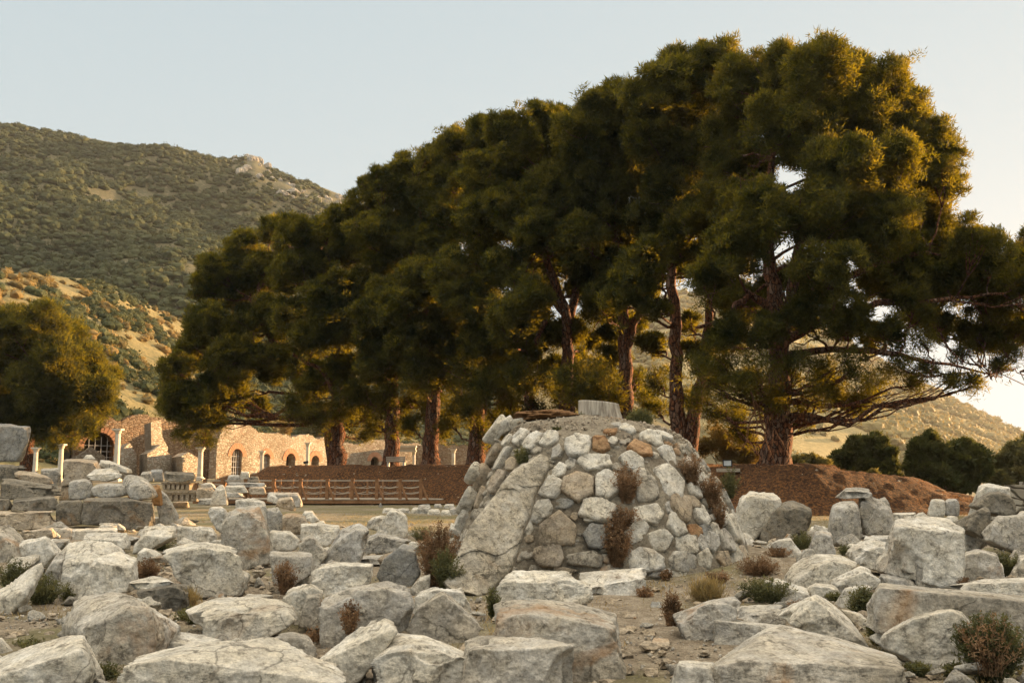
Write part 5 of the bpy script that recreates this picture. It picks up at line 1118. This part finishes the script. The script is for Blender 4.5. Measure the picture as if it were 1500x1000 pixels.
S('brown barrel shaped stone lying among white blocks','b',[(222,742),(224,665),(290,648),(365,668),(386,705),(332,768),(280,752)],[(240,645),(300,635),(370,655)],'b',base=797,p=8)
S('white stone leaning behind the barrel shaped one','b',[(345,660),(355,640),(400,640),(436,690),(400,700)],[(360,628),(402,626)],'w',base=782)
S('grey upright block left of the barrel shaped stone','b',[(148,740),(150,630),(215,622),(240,650),(222,742)],[(155,614),(215,608)],'g',base=800)
S('smooth pale stone with a curved top in front of the barrel shaped one','b',[(164,862),(165,745),(280,752),(340,795),(302,852)],[(168,730),(280,738),(335,785)],'w',base=818,p=12)
S('broad pale block right of the barrel shaped stone','b',[(336,792),(340,712),(430,710),(548,722),(556,752),(480,832),(400,790)],[(342,698),(430,694),(550,708)],'w',base=806,t=.6)
S('rugged white stone below the broad pale block','b',[(300,855),(330,815),(400,770),(470,835),(472,885),(430,945),(396,962),(388,880)],[(350,790),(395,756)],'l',base=838,t=.5)
S('white stone behind the obelisk like point','b',[(698,725),(705,690),(770,665),(800,670),(780,745)],[(730,662),(800,650)],'w',base=787)
S('obelisk like white stone with a sunlit right edge','b',[(740,760),(800,660),(832,628),(900,650),(926,680),(926,775),(850,800)],[(830,618),(862,614),(915,645)],'w',base=800,t=.4,p=30)
S('grey shaded block under the obelisk like stone','b',[(688,872),(702,800),(760,770),(900,800),(925,812),(860,855)],[(720,770),(770,748),(950,790)],'g',base=812,t=.5)
S('low white stone right of the obelisk like stone','b',[(925,835),(935,805),(960,800),(1000,830),(985,850)],[(940,794),(970,800)],'w',base=808)
for k, (x0, x1, y, hh, lab, mt) in enumerate([(783,862,642,30,'low sunlit stone, first of the line before the walkway end','w'),(862,945,642,28,'low pale stone, second of the line before the walkway end','w'),(942,1000,643,34,'humped pale stone, third of the line before the walkway end','w'),(975,1060,645,52,'rounded grey stone, the tallest in the line before the walkway end','g'),(1030,1110,650,32,'flat grey stone, fifth of the line before the walkway end','w'),(1105,1165,652,30,'flat pale stone, sixth of the line before the walkway end','w'),(1150,1200,648,44,'grey stone touching the left foot of the cone in the line','g'),(815,955,594,30,'dark log like stone lying at the edge of the walkway','d'),(1060,1120,612,22,'small far stone behind the stone line left of the cone','g'),(1120,1190,616,26,'small far flat stone left of the cone under the bank','w'),(765,790,608,24,'small grey ball like stone on the grass before the walkway','g')]):
    S(lab,'b',[(x0,y),(x0+6,y-hh*.6),(x1-8,y-hh*.65),(x1,y)],[(x0+14,y-hh),(x1-14,y-hh)],mt)
# carved cornice blocks (dentils) stacked behind the pile
def cornice(label, cx_, w_, y0, y1, d, mat, dent=6, dy=.45):
    a = P(cx_-w_/2, y1, d); b_ = P(cx_+w_/2, y0, d); x0, x1, z0, z1 = a[0], b_[0], a[2], b_[2]; h = z1-z0
    root = empty('cornice_block', ((x0+x1)/2, d, z0), label=label, cat='carved block', group='sunlit carved cornice blocks')
    q = MB(); q.box((x0-.05,d-.08,z0+h*.78),(x1+.05,d+.7,z1)); q.box((x0,d-.02,z0+h*.62),(x1,d+.7,z0+h*.78)); q.box((x0+.06,d+.12,z0),(x1-.06,d+.7,z0+h*.62)); q.build('moulding', M[mat], root, ((x0+x1)/2,d,z0))
    q = MB(); n = dent; s_ = (x1-x0)/n
    for i in range(n): q.box((x0+s_*(i+.2), d, z0+h*.05), (x0+s_*(i+.8), d+.12, z0+h*.60))
    q.build('dentils', M[mat], root, ((x0+x1)/2,d,z0)); return root
dC = gdist(255, 745)
cornice('upper carved cornice block with a row of square teeth, sunlit', 257, 42, 704, 717, dC, 'b', 6)
cornice('lower carved cornice block with big mouldings and teeth underneath', 262, 50, 718, 734, dC, 'b', 6)
S('sunlit worn block supporting the carved cornice blocks','a',[(945,612),(948,585),(1030,582),(1032,612)],[(950,578),(1030,576)],'b',base=744)
S('sunlit cubic block on top of the carved cornice blocks','a',[(1000,470),(1002,425),(1062,425),(1064,468)],[(1004,418),(1060,418)],'b',base=746,t=.5)

# great slab leaning on the cone
SN[0] += 1
bpt = [cone_hit(800, 672)+np.array([0,-.22,0])]
d0 = g_at(690, 872); d1 = 15.35
def L_(x, y, f): return P(620+x/3, 560+y/3, d0+(d1-d0)*f)
fr_ = [L_(80,870,.0),(L_(120,905,0)),L_(225,935,0),L_(290,915,0),L_(150,740,.25),L_(200,620,.42),L_(250,550,.52),L_(300,500,.6),L_(350,440,.7),L_(400,370,.85),L_(555,335,1),L_(540,400,.92),L_(490,490,.76),L_(455,580,.58),L_(430,680,.42),L_(370,820,.18)]
bk = [p_+np.array([.02,.40,-.02]) for p_ in fr_]+[L_(560,345,1)+np.array([.02,.2,0]), L_(372,850,.12)+np.array([.05,.3,-.1])]
V0_, F0_ = ICO[6]
# its plan is not convex, so shape it as an inflated outline
ol = np.array([(80,870),(110,815),(150,740),(185,660),(205,615),(262,548),(312,490),(345,430),(400,372),(470,335),(540,305),(556,322),(552,385),(505,450),(488,505),(478,560),(440,640),(425,720),(395,800),(345,860),(285,925),(225,937),(170,925),(110,905)], float)
cx0, cy0 = 290, 640
ax = np.array([[80,890],[180,760],[260,660],[330,560],[400,480],[470,400],[545,330]], float)
nu, nv = 260, 90
# ladder parametrisation: left edge and right edge polylines from bottom to top
Lp = np.array([(112,906),(82,872),(110,815),(150,740),(185,660),(205,615),(262,548),(312,490),(345,430),(400,372),(470,335),(520,308)], float)
Rp = np.array([(225,937),(285,925),(345,862),(392,800),(425,720),(440,640),(476,565),(488,505),(508,452),(548,390),(558,345),(546,312)], float)
def resample(p, n):
    s = np.concatenate([[0], np.cumsum(np.linalg.norm(np.diff(p, axis=0), axis=1))]); u = np.linspace(0, s[-1], n); return np.stack([np.interp(u, s, p[:,0]), np.interp(u, s, p[:,1])], 1)
Lr, Rr_ = resample(Lp, nu), resample(Rp, nu); fu = np.linspace(0, 1, nu)
ang = np.linspace(0, 2*np.pi, nv, endpoint=False); e = 5.0
cu = np.sign(np.cos(ang))*abs(np.cos(ang))**(2/e); cv = np.sign(np.sin(ang))*abs(np.sin(ang))**(2/e)
VV = []
for i_ in range(nu):
    f_ = fu[i_]; endk = min(1, (i_+.3)/5, (nu-1-i_+.3)/5)**.5; a_ = P(620+Lr[i_,0]/3, 560+Lr[i_,1]/3, d0+(d1-d0)*f_); c_ = P(620+Rr_[i_,0]/3, 560+Rr_[i_,1]/3, d0+(d1-d0)*f_)
    m_ = (a_+c_)/2; h_ = (c_-a_)/2; th_ = np.array([0,.19,-.06]); m_ = m_+th_
    VV.append(m_+(h_[None]*cu[:,None]+th_[None]*cv[:,None])*endk)
V = np.concatenate(VV); n_ = fbm(V*2.2, 4, 91)*.05+fbm(V*9, 3, 92)*.018+np.where(np.abs(V[:,2]-.62-.12*V[:,0]-.05*np.sin(V[:,0]*9))<.022, -.03, 0)+np.where(np.abs(V[:,2]-1.42-.1*V[:,0])<.018, -.02, 0); V[:,1] += n_; V[:,2] += n_*.4
i = np.arange(nv); Fq = np.concatenate([np.stack([k*nv+i, k*nv+(i+1)%nv, (k+1)*nv+(i+1)%nv, (k+1)*nv+i],1) for k in range(nu-1)])
V = np.concatenate([V, [VV[0].mean(0)], [VV[-1].mean(0)]]); 
capA = np.stack([np.full(nv, len(V)-2), (i+1)%nv, i, i], 1)
T3 = np.concatenate([Fq[:,[0,1,2]], Fq[:,[0,2,3]], np.stack([np.full(nv,len(V)-2),(i+1)%nv,i],1), np.stack([np.full(nv,len(V)-1),(nu-1)*nv+i,(nu-1)*nv+(i+1)%nv],1)])
mesh_obj('leaning_slab', V, T3[:,::-1], M['lean'] if 'lean' in M else M['l'], loc=tuple(P(690,868,d0)), label='great long rough slab leaning diagonally against the left of the rubble cone', cat='marble slab')
# ================================================================ WEEDS
WN = [0]
def weed(label, px, py, w_, h_, mat='weedg', n=60, cat='weed', d=None, zb=None, leaf=.026, asp=.5, stem=True, up=.5, grp=None):
    """px,py = foot; w_,h_ spread and height in pixels"""
    WN[0] += 1; g = np.random.default_rng(WN[0]+900)
    d = d if d else g_at(px, py); s = d/FPX; c = P(px, py, d)
    if zb is None: zb = c[2]
    loc = (c[0], d, zb); root = empty('weed', loc, label=label, cat=cat, group=grp)
    R_, H = w_*s/2, h_*s; tp = []; LC = []; LR_ = []
    n = int(n*1.4)
    for k in range(n):
        a = g.uniform(0, 6.28); r0 = R_*.35*g.random()**.5; r1 = R_*g.random()**.6
        b0 = np.array([c[0]+math.cos(a)*r0, d+math.sin(a)*r0*.7, zb-.02]); hh = H*(.45+.55*g.random())*(1-.35*(r1/R_)**2)
        e0 = np.array([c[0]+math.cos(a)*r1, d+math.sin(a)*r1*.7, zb+hh])
        t_ = np.linspace(0,1,5)[:,None]; p_ = b0*(1-t_)+e0*t_; p_[:,:2] -= (e0-b0)[None,:2]*(t_*(1-t_))*.6; tp.append((p_, np.linspace(.004, .0015, 5)))
        m_ = max(6, int(hh/leaf*1.5)); u = g.uniform(.15, 1.05, m_)[:,None]; q = b0*(1-u)+e0*u; q[:,:2] -= (e0-b0)[None,:2]*(u*(1-u))*.6
        LC.append(q); LR_.append(np.full(m_, leaf*1.1))
    LC = np.concatenate(LC); LR_ = np.concatenate(LR_)
    LV, LF_ = leaf_cloud(LC, np.stack([LR_]*3, 1), 3, leaf, aspect=asp, seed=WN[0], up=up, shell=0, jit=.5)
    V, F = tubes(tp, 3)
    mesh_obj('stems', V, F, M[mat], parent=root, loc=loc, smooth=False)
    mesh_obj('leaves', LV, LF_, M[mat], parent=root, loc=loc, smooth=False)
G_, B_ = 'weedg', 'weedb'
weed('dark green and rusty weed clump at the left edge below the boulder', 18, 866, 60, 48, G_, 70)
weed('dark bushy weed in the hollow between the tilted slab and tall smooth slab', 62, 886, 72, 46, G_, 90)
weed('sparse green weed at the foot of the tall smooth slab', 100, 882, 26, 26, G_, 24)
weed('purplish brown weeds before the socketed arch fragment, left part', 215, 850, 55, 32, B_, 70)
weed('brown weeds hanging under the socketed arch fragment', 285, 862, 60, 34, B_, 70)
weed('leafy green weed on the slab behind the small white boulder', 238, 808, 44, 28, G_, 60)
weed('thin green weed right of the dark fronted layer rock', 275, 915, 50, 26, G_, 40)
weed('slender rusty stalk rising before the bottom left slab', 118, 1000, 18, 44, B_, 10)
weed('dark green weed between the bottom left slab and the bumpy boulder', 150, 1000, 60, 28, G_, 50)
weed('little weeds on the gravel left of the dark fronted boulder', 40, 952, 60, 18, G_, 30)
weed('rusty weeds climbing the bucket shaped block', 418, 868, 40, 46, B_, 60, d=g_at(418,868)-.25)
weed('green sprig on the flat slab at the lower left', 428, 952, 26, 12, G_, 24, d=g_at(428,968)+.2)
weed('dark weed in the gap under the arch shaped boulder', 465, 946, 40, 26, B_, 40)
weed('spreading brown weed in the hollow of the arch shaped boulder', 512, 925, 34, 44, B_, 34, d=g_at(512,950)-.1)
weed('tall rusty weed thicket left of the big leaning slab', 640, 858, 72, 92, B_, 150)
weed('green upright weeds in front of the rusty thicket', 655, 864, 50, 62, G_, 80, d=g_at(655,868))
weed('low yellow green bush on the lit grass left of the rusty thicket', 618, 792, 44, 22, G_, 60)
weed('dark weed at the foot of the big leaning slab', 722, 904, 20, 44, G_, 40)
weed('small green weed above the top of the leaning slab', 764, 678, 26, 24, G_, 50, d=cone_hit(764,676)[1]-.05)
def on_cone(label, px, py, w_, h_, mat, n, **k):
    p = cone_hit(px, py); weed(label, px, py, w_*1.15, h_*1.1, mat, int(n*.38), d=float(p[1])-.04, **k)
on_cone('large rusty weed hanging on the middle of the cone front', 912, 775, 48, 32, B_, 150, leaf=.03)
on_cone('rusty weed filling a joint high on the cone front', 918, 735, 40, 52, B_, 160, leaf=.03)
on_cone('rusty weed against the lower middle stones of the cone', 905, 828, 42, 64, B_, 220, leaf=.03)
on_cone('trailing rusty weed on the upper right flank of the cone', 1012, 712, 34, 46, B_, 120, leaf=.03)
on_cone('orange brown weed on the right flank of the cone', 1042, 745, 40, 46, B_, 130, leaf=.03)
on_cone('green weed on the right shoulder of the cone against the bank', 1070, 728, 26, 42, G_, 90, leaf=.03)
on_cone('rusty weed low on the right edge of the cone', 1054, 772, 22, 40, B_, 60, leaf=.03)
weed('round grey green bush on top of the cone right of the stump', 938, 634, 48, 36, G_, 170, d=18.6, leaf=.035)
weed('small green tuft at the left foot of the stump', 852, 618, 12, 12, G_, 30, d=17.9, leaf=.03)
weed('small green tuft on the top right edge of the cone', 985, 650, 20, 12, G_, 50, d=17.6, leaf=.03)
weed('dry grass tuft on the soil cap of the cone', 815, 633, 14, 8, G_, 30, d=16.8, leaf=.03)
weed('upright rusty stalks left of the yellow green grass tuft', 985, 918, 32, 48, B_, 60)
weed('yellow green grassy tuft before the right foot of the cone', 1035, 886, 56, 34, 'grass', 110, leaf=.09, asp=.08, up=1.6)
weed('rusty weed at the right end of the smooth white slab', 945, 878, 26, 20, B_, 50)
weed('dark weed at the foot of the cone behind the white slab', 975, 848, 22, 14, B_, 40)
weed('rusty weed on the dirt right of the cone foot, left one', 1052, 855, 40, 20, B_, 70)
weed('broad orange brown weed patch on the dirt right of the cone', 1112, 845, 70, 30, B_, 120)
weed('dark green weed bank between the rusty patch and the wedge stone', 1125, 882, 86, 36, G_, 130)
weed('rusty weed over the wedge stone end', 1172, 905, 40, 26, B_, 60)
weed('brown sprigs along the flat curb right of the cone', 1140, 818, 44, 18, B_, 60)
weed('green bush between the worn block and the tapering grey stone', 1175, 808, 34, 30, G_, 90)
weed('dark leafy weed at the foot of the streaked drum', 1238, 812, 24, 16, G_, 40)
weed('green bush left of the long marble beam', 1265, 905, 50, 44, G_, 130)
weed('green weed in front of the left end of the long marble beam', 1288, 945, 40, 46, G_, 90)
weed('little rusty plant below the socketed block', 1412, 866, 22, 22, B_, 40)
weed('green weed in the hollow before the massive pitted boulder', 1478, 842, 40, 34, G_, 90)
weed('big dark brown green bush at the lower right before the long beam', 1455, 995, 110, 90, G_, 300)
weed('rusty seedheads mixed in the big lower right bush', 1450, 985, 100, 84, B_, 26, d=g_at(1455,995)-.15)
weed('small green weed under the smooth oval boulder', 1400, 992, 46, 22, G_, 60)
weed('low green weed below the tent shaped boulder', 1345, 988, 40, 16, G_, 50)
weed('small weed behind the tent shaped boulder', 1180, 915, 24, 14, G_, 30)
weed('dark weed under the small rounded white stone', 1225, 880, 34, 14, G_, 40)
weed('yellowish grass tuft right of the dark fronted layer rock', 278, 892, 18, 24, 'grass', 40, leaf=.08, asp=.08, up=1.6)
# fragments wedged in the gaps: a few shapes, copied
blocks = [o for o in bpy.data.objects if o.name.startswith(('marble_block','marble_slab','leaning_slab'))]
foot = []
for o in blocks:
    bb = np.array([v[:] for v in o.bound_box]); c = bb.mean(0)+np.array(o.location); e = (bb.max(0)-bb.min(0))/2; foot.append((c[0], c[1], e[0]*.8, e[1]*.8+.1, c[2]+e[2]))
foot = np.array(foot)
g = np.random.default_rng(31); protos = []
for k in range(9):
    pts = g.normal(size=(11,3)); pts /= np.linalg.norm(pts, axis=1)[:,None]; pts = pts*np.array([1,.8,.62])*g.uniform(.75,1.1,(11,1))
    nr, h, cen, s_ = hull_planes(pts); V, F = solid_from_planes(nr, h, cen, s_, 4, 60, .05, 700+k, 2.6, .5, bites=6)
    me = bpy.data.meshes.new('stone_fragment'); me.from_pydata(V.tolist(), [], F.tolist()); me.polygons.foreach_set('use_smooth', [True]*len(F)); me.materials.append(M['wwgwlwgbw'[k]]); protos.append(me)
cnt = 0
for k in range(4200):
    if cnt >= 290: break
    y = 7.0+30*g.random()**1.25; x = g.uniform(-1,1)*(y*.54); r_ = g.uniform(.07,.16)+.16*g.random()**3 if y < 16 else g.uniform(.14,.45)
    pxx = 750+FPX*x/y
    if pxx > 880 and pxx < 1160 and y < 19 and g.random() > .12: continue
    if math.hypot(x-CC[0], y-CC[1]) < 2.9+r_: continue
    if 27 < y and 420 < pxx < 1190: continue
    if y > 33: continue
    if (((x-foot[:,0])/(foot[:,2]+r_*.6))**2+((y-foot[:,1])/(foot[:,3]+r_*.6))**2).min() < 1: continue
    foot = np.vstack([foot, [x, y, r_, r_, 0]]); o = bpy.data.objects.new('stone_fragment', protos[int(g.integers(9))]); COL.objects.link(o)
    o.location = (x, y, float(ground_z(x, y))+r_*.30); o.scale = (r_*g.uniform(.8,1.3), r_, r_*g.uniform(.7,1.1)); o.rotation_euler = (g.uniform(-.3,.3), g.uniform(-.3,.3), g.uniform(0,6.28))
    tag(o, 'small weathered marble fragment lying in a gap between the larger blocks', 'stone', 'small marble fragments filling the gaps between the blocks'); cnt += 1
# chips of stone, each its own object
g = np.random.default_rng(77)
for k, (x, y, w_, h_, mt, lab) in enumerate([(962,894,22,14,'bl','small square grey stone on the dirt path'),(930,890,12,8,'w','tiny white chip on the path by the smooth slab'),(1012,862,14,8,'w','tiny stone at the foot of the cone front'),(968,950,36,16,'b','flat buff stone on the grassy path'),(966,922,26,12,'b','flat buff stone under the rusty stalks'),(940,895,10,6,'o','orange brick chip beside the white chip'),(972,912,12,7,'o','orange brick chip near the rusty stalks'),(922,918,10,5,'o','small brick chip in the middle of the path'),(1022,942,12,7,'o','brick chip under the angular pointed block'),(45,912,28,12,'w','white chip on the gravel at left'),(387,831,18,6,'o','reddish brick piece on the gravel left of the bucket shaped block'),(1075,835,22,12,'w','pale stone among the rusty weeds right of the cone'),(1145,832,28,12,'w','pale flat stone at the end of the dirt ramp'),(906,890,12,9,'w','pale chip at the end of the white slab'),(878,892,10,7,'o','orange chip under the broken slab end'),(690,882,9,6,'o','orange chip under the great leaning slab'),(1110,960,26,14,'b','buff stone before the long low slab'),(1330,958,14,9,'w','pale pebble under the tent shaped boulder'),(470,768,14,6,'w','white pebble on the far grass'),(1045,948,30,5,'b','thin flat sliver on the path at right')]):
    hh = h_; S(lab,'p',[(x-w_/2,y),(x-w_*.45,y-hh*.6),(x+w_*.4,y-hh*.55),(x+w_/2,y)],[(x-w_*.3,y-hh),(x+w_*.3,y-hh)],mt,name='stone_chip',cat='stone')
# small broken stones between the blocks: medium rubble in the gaps
VS = []; FS = []; nb = 0; V1, F1 = ICO[2]
for k in range(3600):
    y = 6+26*g.random()**1.3; x = g.uniform(-1,1)*(y*.56+1); r_ = .015+.085*g.random()**3.5
    z = float(ground_z(x, y)); q = V1*np.array([1,1,.6])*r_*(1+.25*g.normal(size=(len(V1),1)))
    VS.append(q+np.array([x,y,z+.2*r_])); FS.append(F1+nb); nb += len(V1)
mesh_obj('gravel', np.concatenate(VS), np.concatenate(FS), M['b'], smooth=False, kind='stuff', label='pale gravel and stone chips strewn over the dirt', cat='gravel')
VS = []; FS = []; nb = 0; V1, F1 = ICO[1]
N_ = 14000; y = 6+20*g.random(N_)**1.2; x = g.uniform(-1,1,N_)*(y*.56+1); z = ground_z(x, y); r_ = .006+.016*g.random(N_)**3
V = (V1[None]*r_[:,None,None]*(1+.3*g.normal(size=(N_,len(V1),1)))+np.stack([x,y,z+.01],1)[:,None,:]).reshape(-1,3)
F = (np.arange(N_)[:,None,None]*len(V1)+F1[None]).reshape(-1,3)
mesh_obj('grit', V, F, M['l'], smooth=False, kind='stuff', label='fine grit scattered on the soil', cat='grit')
# dry grass
N_ = 60000; y = 6.5+36*g.random(N_)**1.1; x = g.uniform(-1,1,N_)*(y*.56+1); kk = fbm(np.stack([x*.5,y*.5,0*x],1),3,4)+np.clip((y-27)/6,0,1)*.6 > .22
x, y = x[kk], y[kk]; c = np.stack([x,y,ground_z(x,y)],1); a = g.uniform(0,6.28,len(x)); hgt = .03+.05*g.random(len(x)); s = np.stack([np.cos(a),np.sin(a),0*a],1)
V = np.stack([c-s*.006, c+s*.006, c+np.stack([g.normal(size=len(x))*.03,g.normal(size=len(x))*.03,hgt],1)],1).reshape(-1,3)
mesh_obj('grass', V, np.arange(len(V)).reshape(-1,3), M['grass'], smooth=False, kind='stuff', label='short dry grass growing in patches on the dirt', cat='grass')

# ================================================================ AIR
HZ = 0.00009
mb = MB(); mb.box((-1450,-70,-3),(1450,1450,300)); hz = mb.build('haze', None, None, (0,0,0)); tag(hz, kind='stuff', label='thin golden evening haze filling the valley', cat='haze')
m = bpy.data.materials.new('haze_air'); m.use_nodes = True; t = m.node_tree; t.nodes.remove(t.nodes['Principled BSDF'])
pv = t.nodes.new('ShaderNodeVolumePrincipled'); pv.inputs['Density'].default_value = HZ; pv.inputs['Color'].default_value = (.93,.93,.92,1); pv.inputs['Anisotropy'].default_value = .35
t.links.new(pv.outputs[0], t.nodes['Material Output'].inputs['Volume']); hz.data.materials.append(m)
